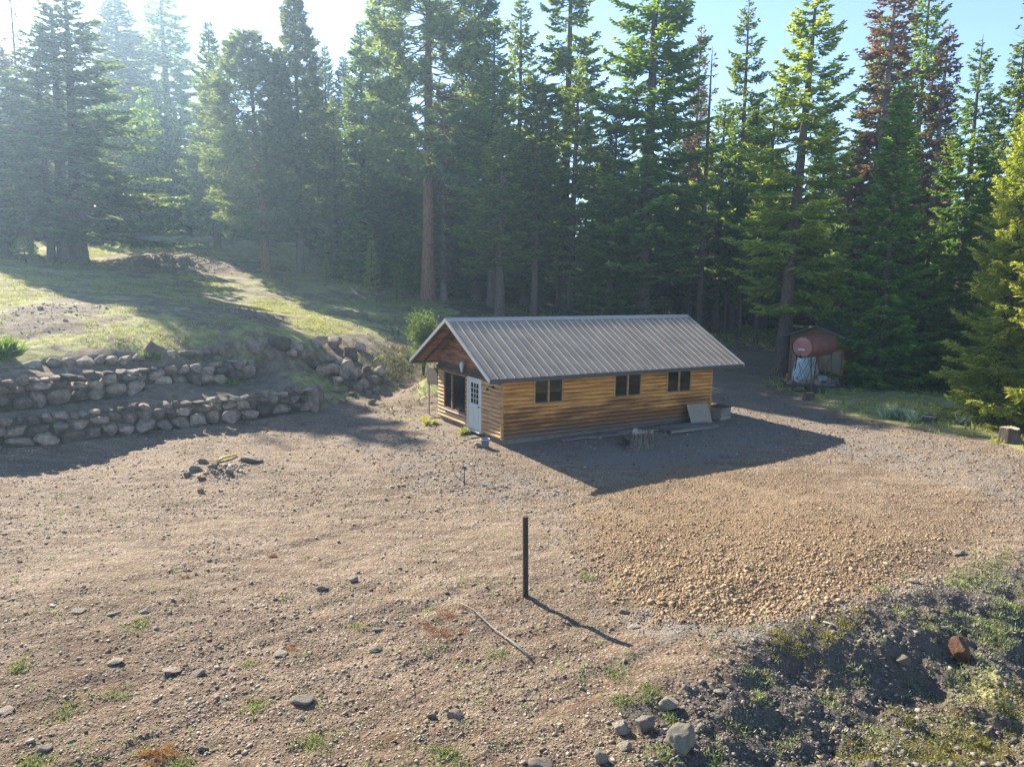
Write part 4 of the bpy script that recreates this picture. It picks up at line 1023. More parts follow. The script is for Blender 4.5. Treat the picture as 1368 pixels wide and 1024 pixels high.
# low growth under the trees, one mass
def undergrowth():
    T = tree_meshes(60, 6, 1.9, .02, cone, mat='fir', whorl=.42, nbr=6, twig=.22, tl=.4, kw=.16, gap=.1)
    me = T['crown']; n = len(me.vertices); v = np.zeros(n*3, np.float32); me.vertices.foreach_get('co', v); v = v.reshape(-1, 3)
    a = np.zeros(n, np.float32); me.attributes['var'].data.foreach_get('value', a); b = np.zeros(n, np.float32); me.attributes['tip'].data.foreach_get('value', b)
    r = np.random.default_rng(12); vs = []; k = 0
    for i in range(210):
        px = r.uniform(470, 1420) if i > 75 else r.uniform(-60, 400); Y = r.uniform(70, 96) if px < 1100 else r.uniform(52, 80)
        if px < 420: Y = r.uniform(92, 120)
        x = (px-684)*Y/FPX; t = r.uniform(0, 6.28); c, s_ = math.cos(t), math.sin(t); h = r.uniform(.5, 1.7)*(1.7 if px < 420 else 1); w_ = r.uniform(.8, 1.5)*h**.5
        vs.append(np.stack([(v[:, 0]*c-v[:, 1]*s_)*w_+x, (v[:, 0]*s_+v[:, 1]*c)*w_+Y, v[:, 2]*h+gz(x, Y)-.1], -1)); k += 1
    V_ = np.concatenate(vs)
    o = link('undergrowth', mesh_np('undergrowth', V_, np.arange(len(V_)).reshape(-1, 4), M['fir'], False, {'var': np.tile(a, k), 'tip': np.tile(b, k)}))
    tag(o, 'low dark young conifers crowding the forest floor between the trunks', 'undergrowth', kind='stuff')
undergrowth()

# bushes
def bush(px, py, Y, hgt, rad, label, n=900, mat='leaf', seed=1, leaf=.10):
    p = at_y(px, py, Y); z = gz(p[0], Y); r = np.random.default_rng(seed)
    root = empty('shrub', (p[0], Y, z), 0, label, 'shrub')
    mb = MB()
    ends = []
    for k in range(14):
        a = r.uniform(0, 6.28); e = r.uniform(.2, 1.0); q = Vector((math.cos(a)*rad*e*.8, math.sin(a)*rad*e*.8, hgt*r.uniform(.55, .95))); ends.append(q)
        mb.tube([(0, 0, -.1), q*.5+Vector((0, 0, .1*hgt)), q], [.03, .018, .006], 5)
    mb.build('stems', M['bark'], root)
    c = np.array([e[:] for e in ends]); ci = r.integers(0, len(c), n); th = r.normal(size=(n, 3)); th = unit(th)*r.uniform(.2, 1, n)[:, None]*np.array([rad*.5, rad*.5, hgt*.24])
    P = c[ci]*r.uniform(.55, 1.05, n)[:, None]+th; P[:, 2] = np.abs(P[:, 2])+.05
    d = unit(th+r.normal(0, .4, (n, 3))*rad*.3+np.array([0, 0, .1])); N = n
    P = np.repeat(P, 4, 0)+r.normal(0, leaf*.6, (N*4, 3)); d = unit(np.repeat(d, 4, 0)+r.normal(0, .6, (N*4, 3)))
    v = kites(P, d, r.uniform(.7, 1.3, N*4)*leaf, r.uniform(.35, .5, N*4)*leaf, unit(np.cross(d, r.normal(size=(N*4, 3)))))
    link('leaves', mesh_np('leaves', v.reshape(-1, 3), np.arange(N*16).reshape(-1, 4), M[mat], False, {'var': np.repeat(r.uniform(0, 1, N*4), 4), 'tip': np.tile([0, .4, .9, .4], N*4)}), root)
bush(566, 468, 38.5, 3.3, 1.15, 'dense green shrub behind the left end of the cabin roof', 1500, seed=3, leaf=.13)
bush(1345, 640, 24, .5, .5, 'low weedy shrub at the right edge beside the road', 300, seed=4, leaf=.05) if False else None

# ------------------------------------------------------------------ cabin
def build_cabin():
    root = empty('log_cabin', (CAB_O[0], CAB_O[1], 0), CAB_YAW, 'long log-sided cabin with a grey ribbed metal roof in the middle of the yard', 'cabin')
    x0, x1, yw = .99, 11.35, 2.745; ez, rz, hs, L = 2.61, 4.52, 3.5435, 12.41
    zs = lambda y: rz-(rz-ez)*abs(y)/hs                # roof top surface height
    # foundation
    f = MB(); f.box((x0+.06, -yw+.05, -.4), (x1-.06, yw-.05, .262)); f.build('foundation', M['concrete'], root, bevel=.01)
    # core walls (dark backing inside siding)
    rows = 15; z0 = .25; rh = .155
    prof = [(0, -.012), (.010, .020), (.024, .046), (.048, .066), (.082, .074), (.115, .066), (.137, .046), (.149, .020), (.155, -.012)]
    def siding(name, length_dir, lo, hi, plane, outward, holes, mat, ztop, par):
        mb = MB()
        nrows = int((ztop-z0)/rh)+1
        for k in range(nrows):
            zb = z0+k*rh; zt = min(zb+rh, ztop)
            if zb >= ztop: break
            cuts = [(lo, hi)]
            for (a, b, c, d) in holes:
                if zt > c+.01 and zb < d-.01:
                    nc = []
                    for (s, e) in cuts:
                        if b <= s or a >= e: nc.append((s, e)); continue
                        if a > s: nc.append((s, a))
                        if b < e: nc.append((b, e))
                    cuts = nc
            nc = []
            for (s, e) in cuts:
                q = s
                while e-q > 2.2:
                    st_ = random.uniform(1.4, 3.6)
                    if e-(q+st_) < .5: break
                    nc.append((q, q+st_-.006)); q += st_
                nc.append((q, e))
            cuts = nc
            for (s, e) in cuts:
                # clip to the hole's vertical range inside a row
                pts = [(pz, po) for pz, po in prof if zb+pz <= zt+1e-6]
                jit_ = random.uniform(-.007, .007)
                P = []
                for u in (s, e):
                    for pz, po in pts:
                        o_ = plane+outward*(po+jit_+.004)
                        P.append((u, o_, zb+pz) if length_dir == 'x' else (o_, u, zb+pz))
                n = len(pts)
                mb.add(P, [(i, i+1, n+i+1, n+i) for i in range(n-1)]+[tuple(range(n))[::-1], tuple(range(n, 2*n))])
        return mb.build(name, M[mat], par)
    wins = [(2.29, 3.60), (6.03, 7.42), (8.78, 10.14)]
    holes = [(a, b, 1.49, 2.44) for a, b in wins]
    # long front wall = wall > siding ; backing split round the windows
    fw = MB()
    segs = [(x0, 2.29), (3.60, 6.03), (7.42, 8.78), (10.14, x1)]
    for a, b in segs: fw.box((a, -yw+.02, .262), (b, -yw+.12, 2.95))
    for a, b in wins: fw.box((a, -yw+.02, .262), (b, -yw+.12, 1.49)); fw.box((a, -yw+.02, 2.44), (b, -yw+.12, 2.95))
    front = fw.build('wall', M['darkwood'], root)
    siding('log_siding', 'x', x0+.0, x1-.0, -yw, -1, holes, 'log', 2.62, front)
    # corner boards
    cb = MB(); cb.box((x0-.075, -yw-.075, .25), (x0+.03, -yw+.0, 2.86)); cb.build('corner_board', M['trim'], root, bevel=.004)
    cb = MB(); cb.box((x1-.06, -yw-.075, .25), (x1+.03, -yw+.0, 2.86)); cb.build('corner_board', M['trim'], root, bevel=.004)
    # end wall (gable end, facing the yard's left)
    gable_holes = [(-2.745, 2.68, 0, 0)]
    gw = MB()
    gw.box((x0+.02, -yw+.121, .262), (x0+.12, -1.24, 2.42)); gw.box((x0+.02, .02, .262), (x0+.12, .06, 2.42)); gw.box((x0+.02, .06, .262), (x0+.12, 2.14, .70)); gw.box((x0+.02, 2.14, .262), (x0+.12, yw, 2.42))
    gwo = gw.build('wall', M['darkwood'], root)
    hol = [(-1.25, -.04, 0, 2.42), (.10, 2.12, .70, 2.6)]
    siding('log_siding', 'y', -yw+.0, -1.25, x0, -1, [], 'gable_log', 2.30, gwo); siding('log_siding', 'y', -.04, yw, x0, -1, hol[1:], 'gable_log', 2.30, gwo)
    # gable boards above the beam
    gb = MB(); n = 10; 
    zb = 2.47; k = 0
    while zb < 4.3:
        zt = zb+.19; hw = lambda z: max(0, (4.34-z)/(1.91/3.5435)); a = min(hw(zb), yw+.02); b = min(hw(zt), yw+.02)
        if a > .1:
            d_ = .02+.012*(k % 2); xx = x0-.0
            gb.prism([(xx, -a, zb), (xx, a, zb), (xx, b, zt-.006), (xx, -b, zt-.006)], (-d_-.02, 0, 0))
        zb = zt; k += 1
    gb.build('gable_boards', M['brownboard'], root)
    bm_ = MB(); bm_.box((x0-.12, -yw-.02, 2.30), (x0-.001, yw+.05, 2.468)); bm_.box((x0-.09, -2.68, 2.47), (x0-.045, 2.68, 2.62))
    bm_.build('tie_beam', M['darkwood'], root, bevel=.01)
    # rear wall and far end wall
    rw = MB(); rw.box((x0, yw-.10, .262), (5.7, yw, 2.95)); rw.box((7.3, yw-.10, .262), (x1, yw, 2.95)); rw.box((5.7, yw-.10, .262), (7.3, yw, .85)); rw.box((5.7, yw-.10, 2.1), (7.3, yw, 2.95)); rw.box((x1-.10, -yw+.12, .262), (x1, yw-.101, 2.95)); rw.prism([(x1-.09, -yw, 2.951), (x1-.09, yw, 2.951), (x1-.09, .05, 4.32), (x1-.09, -.05, 4.32)], (.09, 0, 0))
    rwo = rw.build('wall', M['log'], root)
    siding('log_siding', 'x', x0, x1, yw, 1, [(5.7, 7.3, .85, 2.1)], 'log', 2.62, rwo)
    bw = MB(); bw.box((5.7, yw-.06, .85), (5.78, yw+.09, 2.1)); bw.box((7.22, yw-.06, .85), (7.3, yw+.09, 2.1)); bw.box((5.78, yw-.06, .85), (7.22, yw+.09, .93)); bw.box((5.78, yw-.06, 2.02), (7.22, yw+.09, 2.1)); bw.box((6.46, yw-.05, .93), (6.54, yw+.08, 2.02)); bwo = bw.build('window', M['trim'], root)
    for p_, q_ in ((5.78, 6.46), (6.54, 7.22)): pn = MB(); pn.box((p_, yw, .93), (q_, yw+.008, 2.02)); pn.build('pane', M['glass'], bwo)
    siding('log_siding', 'y', -yw, yw, x1, 1, [], 'log', 2.9, rwo)
    # dark ceiling and floor inside so that the windows look into a room
    ip = MB(); ip.box((x0+.13, -yw+.13, 2.50), (x1-.12, yw-.12, 2.53)); ip.box((x0+.13, -yw+.13, .265), (x1-.12, yw-.12, .30)); ip.build('interior', M['darkwood'], root)
    # windows
    for i, (a, b) in enumerate(wins):
        fr = MB(); t = .075; y0, y1 = -yw-.085, -yw+.03
        fr.box((a-.02, y0, 1.44), (b+.02, y1, 1.44+t)); fr.box((a-.02, y0, 2.42), (b+.02, y1, 2.42+t)); fr.box((a-.02, y0, 1.44+t), (a+t-.02, y1, 2.42)); fr.box((b-t+.02, y0, 1.44+t), (b+.02, y1, 2.42))
        m_ = (a+b)/2; fr.box((m_-.035, y0+.01, 1.44+t), (m_+.035, y1, 2.42))
        win = fr.build('window', M['trim'], root, bevel=.005)
        for (p, q) in ((a+t-.02, m_-.035), (m_+.035, b-t+.02)):
            sa = MB(); s_ = .035; yy0, yy1 = -yw-.05, -yw-.01
            sa.box((p, yy0, 1.515), (q, yy1, 1.515+s_)); sa.box((p, yy0, 2.42-s_), (q, yy1, 2.42)); sa.box((p, yy0, 1.515+s_), (p+s_, yy1, 2.42-s_)); sa.box((q-s_, yy0, 1.515+s_), (q, yy1, 2.42-s_))
            sa.build('sash', M['fascia'], win)
            pn = MB(); pn.box((p+s_, yy0+.012, 1.515+s_), (q-s_, yy0+.02, 2.42-s_)); pn.build('pane', M['glass'], win)
    # picture window
    fr = MB(); X0, X1 = x0-.075, x0+.03
    fr.box((X0, .06, .68), (X1, 2.16, .76)); fr.box((X0, .06, 2.22), (X1, 2.16, 2.298)); fr.box((X0, .06, .76), (X1, .15, 2.22)); fr.box((X0, 2.07, .76), (X1, 2.16, 2.22)); fr.box((X0, 1.30, .76), (X1, 1.42, 2.22))
    pw = fr.build('window', M['brownboard'], root, bevel=.005); pw['label'] = 'tall two-pane picture window in the gable end'
    for p, q in ((.15, 1.30), (1.42, 2.07)):
        pn = MB(); pn.box((x0-.035, p, .76), (x0-.025, q, 2.22)); pn.build('pane', M['glass'], pw)
    sl = MB(); sl.box((x0-.13, .02, .645), (x0-.0, 2.2, .679)); sl.build('sill', M['white'], pw)
    # door
    fr = MB(); fr.box((x0-.085, -.115, .262), (x0+.03, -.035, 2.30)); fr.box((x0-.085, -1.255, .262), (x0+.03, -1.175, 2.30)); fr.box((x0-.085, -1.175, 2.235), (x0+.03, -.115, 2.30)); fr.box((x0-.16, -1.255, .20), (x0+.03, -.035, .261))
    door = fr.build('door', M['white'], root, bevel=.004)
    lf = MB(); A, B = -1.17, -.12; xx0, xx1 = x0-.055, x0-.012
    ga, gb_, gc, gd = A+.20, B-.20, 1.28, 2.08       # glazed part
    lf.box((xx0, A, .27), (xx1, ga, 2.23)); lf.box((xx0, gb_, .27), (xx1, B, 2.23)); lf.box((xx0, ga, .27), (xx1, gb_, gc)); lf.box((xx0, ga, gd), (xx1, gb_, 2.23))
    for k in range(1, 3): y_ = ga+(gb_-ga)*k/3; lf.box((xx0, y_-.014, gc), (xx1, y_+.014, gd))
    for k in range(1, 4):
        z_ = gc+(gd-gc)*k/4
        for j in range(3):
            p, q = ga+(gb_-ga)*j/3+(.014 if j else 0), ga+(gb_-ga)*(j+1)/3-(.014 if j < 2 else 0); lf.box((xx0+.002, p, z_-.012), (xx1-.002, q, z_+.012))
    lf.box((xx0-.012, A+.17, .45), (xx0-.001, -.68, 1.12)); lf.box((xx0-.012, -.61, .45), (xx0-.001, B-.17, 1.12))
    leaf = lf.build('door_leaf', M['white'], door)
    pn = MB(); pn.box((xx0+.018, ga, gc), (xx0+.024, gb_, gd)); pn.build('pane', M['glass'], door)
    kn = MB(); kn.tube([(xx0, A+.09, 1.2), (xx0-.07, A+.09, 1.2)], [.015, .028], 8); kn.build('handle', M['black'], door)
    st = MB(); st.box((x0-.55, -1.3, -.1), (x0-.17, .0, .10)); st.build('doorstep', M['concrete'], root, bevel=.01)
    # roof: panels with ribs on both slopes
    def slope(sgn):
        mb = MB(); n = 36; pr = []
        wdt = L/n
        for k in range(n):
            b = k*wdt
            pr += [(b, 0), (b+.008, .04), (b+.030, .04), (b+.038, 0)]
            # two low stiffening flutes
            pr += [(b+wdt*.45, 0), (b+wdt*.48, .006), (b+wdt*.52, .006), (b+wdt*.55, 0)]
        pr.append((L, 0))
        sl_ = math.hypot(hs, rz-ez); nz_ = Vector((0, sgn*(rz-ez)/sl_, hs/sl_))
        top = [Vector((a, sgn*.02, rz-.008))+nz_*h for a, h in pr]; bot = [Vector((a, sgn*hs, ez))+nz_*h for a, h in pr]
        N = len(pr); vs = top+bot
        fs = [(i, i+1, N+i+1, N+i) for i in range(N-1)]
        mb.add(vs, fs)
        # underside sheet
        t0 = [Vector((0, sgn*.02, rz-.06)), Vector((L, sgn*.02, rz-.06)), Vector((L, sgn*(hs-.03), ez-.035)), Vector((0, sgn*(hs-.03), ez-.035))]
        return mb, t0
    for sgn in (-1, 1):
        mb, t0 = slope(sgn); pnl = mb.build('roof_panel', M['roof'], root)
        ub = MB(); ub.prism(t0, (0, 0, .022)); ub.build('soffit', M['brownboard'], root)
        for xr in (.10, .60, x1+.45):       # rafters in the overhangs
            rf = MB(); rf.prism([(xr, sgn*.05, rz-.063), (xr, sgn*(hs-.05), ez-.037), (xr, sgn*(hs-.05), ez-.14), (xr, sgn*.05, rz-.19)], (.05, 0, 0)); rf.build('rafter', M['darkwood'], root)
        fa = MB(); fa.box((.0, sgn*hs-.02, ez-.15), (L, sgn*hs+.022, ez-.012)); fa.build('fascia', M['fascia'], root, bevel=.003)
    for xx in (-.03, L-.02):
        rk = MB()
        for sgn in (-1, 1):
            rk.prism([(xx, 0, rz+.035), (xx, sgn*(hs+.04), ez+.030), (xx, sgn*(hs+.04), ez-.11), (xx, 0, rz-.11)], (.05, 0, 0)) if sgn == 1 else rk.prism([(xx+.001, 0, rz+.034), (xx+.001, sgn*(hs+.04), ez+.029), (xx+.001, sgn*(hs+.04), ez-.11), (xx+.001, 0, rz-.11)], (.048, 0, 0))
        rk.build('rake_trim', M['rake'], root)
    rc = MB(); nn = (rz-ez)/hs
    rc.prism([(-.03, -.20, rz-.20*nn+.042), (-.03, 0, rz+.055), (-.03, .20, rz-.20*nn+.042), (-.03, .20, rz-.20*nn+.030), (-.03, 0, rz+.040), (-.03, -.20, rz-.20*nn+.030)], (L+.06, 0, 0)); rc.build('ridge_cap', M['ridge'], root)
    # lamp bracket by the door
    lb_ = MB(); lb_.box((x0-.14, -2.26, 2.10), (x0-.066, -2.16, 2.18)); lb_.tube([(x0-.1, -2.2, 2.14), (x0-.25, -2.2, 2.16), (x0-.34, -2.2, 2.10)], .016, 6); lb_.tube([(x0-.34, -2.2, 2.12), (x0-.34, -2.2, 2.02)], [.03, .07], 10)
    lb_.build('wall_lamp', M['black'], root)
    return root
cabin = build_cabin()
def cpos(s, t, z=0): q = cab(s, t); return Vector((q[0], q[1], z))
# skull ornament on the tie beam
sk = empty('skull_ornament', cpos(.83, .18, 2.62), CAB_YAW, 'pale animal skull hung on the beam above the cabin door', 'ornament')
m_ = MB(); m_.tube([(0, 0, .22), (-.03, 0, .14), (-.05, 0, .02), (-.04, 0, -.14), (-.03, 0, -.2)], [.05, .095, .085, .045, .03], 10); m_.build('skull', M['white'], sk, smooth=True)
for s in (-1, 1): m_ = MB(); m_.tube([(0, s*.05, .18), (-.02, s*.16, .24), (-.02, s*.2, .36)], [.022, .016, .005], 6); m_.build('horn', M['greyboard'], sk, smooth=True)
# dark board sticking out behind the corner
ob = empty('hanging_board', cpos(.99, 2.83, 0), CAB_YAW, 'dark weathered panel fixed at the rear left corner under the eave', 'panel')
m_ = MB(); m_.box((-.05, .0, 1.55), (.0, 1.05, 2.26)); m_.build('panel', M['darkwood'], ob, bevel=.01)
m_ = MB(); m_.box((-.06, 1.051, 1.5), (.01, 1.10, 2.3)); m_.box((-.02, 1.0, -.1), (.03, 1.05, 1.549)); m_.build('post', M['greywood'], ob)

# things along the cabin wall
def on_wall(s, t): q = cab(s, t); return Vector((q[0], q[1], gz(q[0], q[1])))
p = on_wall(10.35, -3.35); o = empty('leaning_board', p, CAB_YAW, 'pale grey sheet board leaning against the far end of the cabin wall', 'board')
m_ = MB(); m_.box((-.6, -.02, 0), (.6, .01, .88), Matrix.Rotation(R(-24), 4, 'X')); m_.build('board', M['greyboard'], o, bevel=.004)
# wooden slat platform
p = on_wall(9.2, -3.75); o = empty('wooden_pallet', p, CAB_YAW, 'weathered slatted wooden platform on the ground below the leaning board', 'pallet')
for k in range(3): m_ = MB(); m_.box((-1.3, -.42+k*.4, 0), (1.3, -.34+k*.4, .10)); m_.build('runner', M['greywood'], o)
for k in range(17): m_ = MB(); m_.box((-1.3+k*.156, -.48, .101), (-1.3+k*.156+.11, .48, .125)); m_.build('slat', M['greywood'], o, bevel=.003)
p = on_wall(11.75, -3.0); o = empty('wooden_crate', p, CAB_YAW+.1, 'dark open wooden crate just right of the leaning grey board', 'crate')
for a, b in (((-.32, -.32, 0), (.32, -.28, .55)), ((-.32, .28, 0), (.32, .32, .55)), ((-.32, -.28, 0), (-.28, .28, .55)), ((.28, -.28, 0), (.32, .28, .55))): m_ = MB(); m_.box(a, b); m_.build('side', M['greywood'], o, bevel=.004)
m_ = MB(); m_.box((-.36, -.36, .551), (.36, .36, .59)); m_.build('lid', M['darkwood'], o, bevel=.004)
# loose boards along the foundation
for i, (s, t, ln, rz_, lb) in enumerate([(4.1,-3.2,1.6,.05,'grey plank lying along the foundation left of the stump'),(5.5,-3.25,1.9,-.04,'second plank along the foundation, nearer the stump'),(6.6,-3.1,1.3,.12,'short plank behind the old stump'),(7.6,-3.3,1.2,-.2,'loose board between the stump and the slatted platform')]):
    m_ = MB(); m_.box((-ln/2, -.10, 0), (ln/2, .10, .035)); o = m_.build('plank', M['greywood'], None, bevel=.004, loc=on_wall(s, t)+Vector((0, 0, .03)), rot=(.05, 0, CAB_YAW+rz_)); tag(o, lb, 'plank', 'planks beside the cabin')
# bucket
p = ground(648, 597); o = empty('bucket', p, 0, 'blue grey bucket beside the cabin doorstep', 'bucket')
m_ = MB(); m_.tube([(0, 0, 0), (0, 0, .30)], [.13, .16], 16, False); m_.tube([(0, 0, .02), (0, 0, .021)], [.13, .13], 16); m_.build('body', M['bluecan'], o, smooth=True)
m_ = MB(); m_.tube([(.17*math.cos(a), .17*math.sin(a), .30) for a in [i*math.pi/8 for i in range(17)]], .012, 6, False); m_.build('rim', M['white'], o)
# stumps
def stump(px, py, rad, hgt, label, roots=0, mat='stumpwood', top='stumptop', seed=1, jag=.0):
    p = ground(px, py); r = random.Random(seed); root = empty('tree_stump', p, 0, label, 'stump'); n = 36; L = 9
    vs = []; ra = [r.uniform(0, 6.28) for _ in range(max(roots, 1))]
    for i in range(L):
        u = i/(L-1)
        for k in range(n):
            a = 2*math.pi*k/n; fl = 0
            if roots:
                for q in ra: fl += math.exp(-(((a-q+math.pi) % (2*math.pi)-math.pi)/.25)**2)
            rr = rad*(1+.10*math.sin(a*3+seed)+.06*math.sin(a*7+seed)+.05*math.sin(a*13)) * (1+(.30+.9*fl)*(1-u)**2.6)
            vs.append((rr*math.cos(a), rr*math.sin(a), -.12+(hgt+.12)*u + (jag*r.uniform(-1, 1)*hgt+jag*hgt*.8*math.sin(a*2+seed) if i == L-1 else 0)))
    fs = [(i*n+k, i*n+(k+1) % n, (i+1)*n+(k+1) % n, (i+1)*n+k) for i in range(L-1) for k in range(n)]
    m_ = MB(); m_.add(vs, fs); m_.build('stump_bark', M[mat], root, smooth=True)
    m_ = MB(); ring = vs[-n:]; inn = [(x*.5, y*.5, hgt-.04*hgt-jag*.5*hgt) for x, y, z in ring]
    m_.add(ring+inn+[(0, 0, hgt*(.97-jag))], [(k, (k+1) % n, n+(k+1) % n, n+k) for k in range(n)]+[(n+k, n+(k+1) % n, 2*n) for k in range(n)]); m_.build('cut_face', M[top], root)
    return root
stump(857, 598, .36, .60, 'old weathered stump with spreading roots in front of the cabin wall', 5, 'stumpmid', seed=3, jag=.13)
stump(1242, 563, .26, .22, 'low sawn stump with a pale top on the verge', 0, 'stumpdark', seed=5)
stump(1348, 590, .32, .55, 'tall dark stump at the right edge under the bright fir', 2, 'stumpdark', seed=6, jag=.03)
stump(1080, 534, .26, .38, 'short dark log stump in front of the fuel tank stand', 0, 'stumpdark', 'stumpdark', seed=7, jag=.03)
stump(506, 404, .20, .7, 'small broken stump on the grass slope near the forest edge', 0, 'stumpdark', seed=8, jag=.15)
# rooty debris at the stump
p = ground(838, 594)
m_ = MB()
for k in range(16):
    a = random.uniform(0, 6.28); l = random.uniform(.3, .9); q = Vector((math.cos(a)*l, math.sin(a)*l*.5, random.uniform(.03, .3)))
    m_.tube([(0, 0, .05), q*.5+Vector((0, 0, random.uniform(.05, .25))), q], [.04, .025, .01], 5)
tag(m_.build('root_debris', M['stumpdark'], None, loc=p), 'tangle of dark broken roots left of the old weathered stump', 'roots')

# ------------------------------------------------------------------ iron post
p = ground(702, 795)
ztop = at_y(702, 690, p.y)[2]
o = empty('iron_post', p, .2, 'dark square iron post standing alone in the dirt yard', 'post')
m_ = MB(); m_.box((-.05, -.05, -.3), (.05, .05, ztop-p.z)); m_.build('shaft', M['black'], o, bevel=.008, rot=(.01, -.02, 0))
m_ = MB(); m_.box((-.058, -.058, ztop-p.z+.001), (.058, .058, ztop-p.z+.012)); m_.build('cap', M['black'], o, bevel=.003, rot=(.01, -.02, 0))
for k in range(3): m_ = MB(); z_ = .35+k*.45; m_.tube([(0, -.051, z_), (0, -.066, z_)], .012, 8); m_.build('bolt', M['rust'], o)

# dry branch with rusty needles
a = ground(708, 880); b = ground(660, 845); c = ground(632, 818); d = ground(612, 806)
o = empty('fallen_branch', b, 0, 'bare bleached branch with rust brown twigs lying left of the iron post', 'branch')
m_ = MB(); m_.tube([a-b+Vector((0, 0, .03)), (a-b)*.5+Vector((.03, 0, .06)), Vector((0, 0, .08)), c-b+Vector((0, 0, .07)), d-b+Vector((0, 0, .05))], [.022, .018, .014, .010, .005], 7)
for k in range(7):
    t = random.uniform(.2, 1); s0 = (c-b)*t*1.0; e = s0+Vector((random.uniform(-.5, -.1), random.uniform(-.3, .25), random.uniform(.0, .12))); m_.tube([s0+Vector((0, 0, .06)), (s0+e)/2+Vector((0, 0, .09)), e+Vector((0, 0, .04))], [.007, .005, .003], 5)
m_.build('wood', M['greywood'], o, smooth=True)
rr_ = np.random.default_rng(9); pp_ = []
for (px, py, n, sp) in ((600,822,22,.13),(592,850,26,.14),(570,838,14,.12),(612,846,12,.12),(622,812,10,.08),(655,806,6,.1),(680,806,5,.07)):
    q = ground(px, py)-b
    for _ in range(n): pp_.append((q.x+rr_.normal(0, sp), q.y+rr_.normal(0, sp*.8), q.z+.01))
pp_ = np.array(pp_)
tw = tufts('dry_needles', pp_[:, 0], pp_[:, 1], rr_.uniform(.05, .13, len(pp_)), 12, 'drygrass', 91, .008, 1.45, z=pp_[:, 2], parent=o, rad=.5)
# bent twig loop
p = ground(620, 645)
m_ = MB(); m_.tube([(0, 0, 0), (.02, 0, .35), (-.05, 0, .75)], [.02, .014, .006], 6); m_.tube([(0, 0, .02), (-.28, .0, .25), (-.36, 0, .55), (-.2, 0, .72), (.15, .0, .62), (.36, .05, .35), (.38, .1, .02)], [.014, .012, .011, .010, .009, .008, .006], 6)
m_.tube([(.0, .02, .0), (.2, .05, .18), (.45, .1, .1)], [.012, .009, .005], 5)
tag(m_.build('bent_branch', M['stumpdark'], None, loc=p, smooth=True), 'thin bent branch forming a loop on the ground in front of the cabin', 'branch')
# small scattered sticks by the loop
for i, (px, py, dx, dy, lb) in enumerate([(600,655,.5,.1,'short dark stick lying left of the bent branch'),(655,652,.6,-.1,'dark stick lying right of the bent branch'),(575,560,.9,.5,'pale forked stick on the ground left of the cabin'),(1100,832,.2,-.35,'pale dry stick on the grey gravel strip')]):
    p = ground(px, py); m_ = MB(); m_.tube([(0, 0, .03), (dx/2, dy/2, .07), (dx, dy, .03)], [.02, .016, .007], 6); tag(m_.build('stick', M['greywood'], None, loc=p, smooth=True), lb, 'stick')
# yellow strap
p = ground(290, 618); q = ground(316, 609)-p
m_ = MB(); m_.tube([(0, 0, .05), q*.3+Vector((0, 0, .10)), q*.7+Vector((0, 0, .08)), q+Vector((0, 0, .05))], [.05, .04, .035, .03], 6); tag(m_.build('strap', M['yellow'], None, loc=p, smooth=True), 'yellow strap lying across the dark rubble heap', 'strap')

# ------------------------------------------------------------------ tank on its stand
tc = at_y(1072, 464, 39.0); tb = ground(1075, 524)
tx, ty, tz = tc
ax = Vector((math.sin(R(47)), math.cos(R(47)), 0))
tank = empty('fuel_tank', (tx, ty, tz), math.atan2(ax.y, ax.x), 'rust red cylindrical fuel tank lying on a raised metal stand', 'tank')
rt_ = .58; Lt = 3.0
m_ = MB(); m_.tube([(0, 0, 0), (.03, 0, 0), (Lt-.03, 0, 0), (Lt, 0, 0)], [rt_-.012, rt_, rt_, rt_-.012], 40, False); m_.build('shell', M['tank'], tank, smooth=True)
for k, xx in enumerate((.02, Lt-.02)):
    m_ = MB(); s = -1 if k == 0 else 1; m_.tube([(xx, 0, 0), (xx+s*.03, 0, 0), (xx+s*.055, 0, 0)], [rt_-.014, rt_-.10, .05], 40, True); m_.build('end_cap', M['tank_end'], tank, smooth=True)
m_ = MB()
for xx in (.02, Lt*.34, Lt*.67, Lt-.02): m_.tube([(xx-.012, 0, 0), (xx+.012, 0, 0)], [rt_+.006]*2, 40, False)
m_.build('weld_seam', M['rust'], tank, smooth=True)
m_ = MB(); m_.box((-.045, -.16, -.16), (-.037, .20, -.07)); m_.build('label_plate', M['white'], tank)
m_ = MB(); m_.tube([(.5, 0, rt_-.01), (.5, 0, rt_+.12)], .04, 10); m_.tube([(1.9, 0, rt_-.01), (1.9, 0, rt_+.06)], .07, 10); m_.build('filler_pipe', M['rust'], tank, smooth=True)
gb0 = tb.z
stand = empty('tank_stand', (tx, ty, gb0), math.atan2(ax.y, ax.x), 'rusty angle iron stand with crossed braces under the fuel tank', 'stand')
hz_ = tz-gb0-rt_*.72
for a_ in (.25, Lt-.25):
    for b_ in (-.48, .48):
        m_ = MB(); m_.tube([(a_, b_*1.15, -.3), (a_, b_*.82, hz_)], .035, 6); m_.build('leg', M['rust'], stand)
m_ = MB()
for b_ in (-.42, .42):
    m_.tube([(.2, b_*.95, hz_), (Lt-.2, b_*.95, hz_)], .03, 6)
    for (u0, u1) in ((.25, Lt/2), (Lt/2, .25), (Lt/2, Lt-.25), (Lt-.25, Lt/2)): m_.tube([(u0, b_*1.12, .2), (u1, b_*.98, hz_-.05)], .014, 5)
    m_.tube([(.25, b_*1.1, .5), (Lt-.25, b_*1.1, .5)], .018, 5)
for a_ in (.25, Lt-.25): m_.tube([(a_, -.42, hz_), (a_, .42, hz_)], .03, 6); m_.tube([(a_, -.5, .25), (a_, .45, hz_-.1)], .014, 5); m_.tube([(a_, .5, .25), (a_, -.45, hz_-.1)], .014, 5)
m_.build('brace', M['rust'], stand)
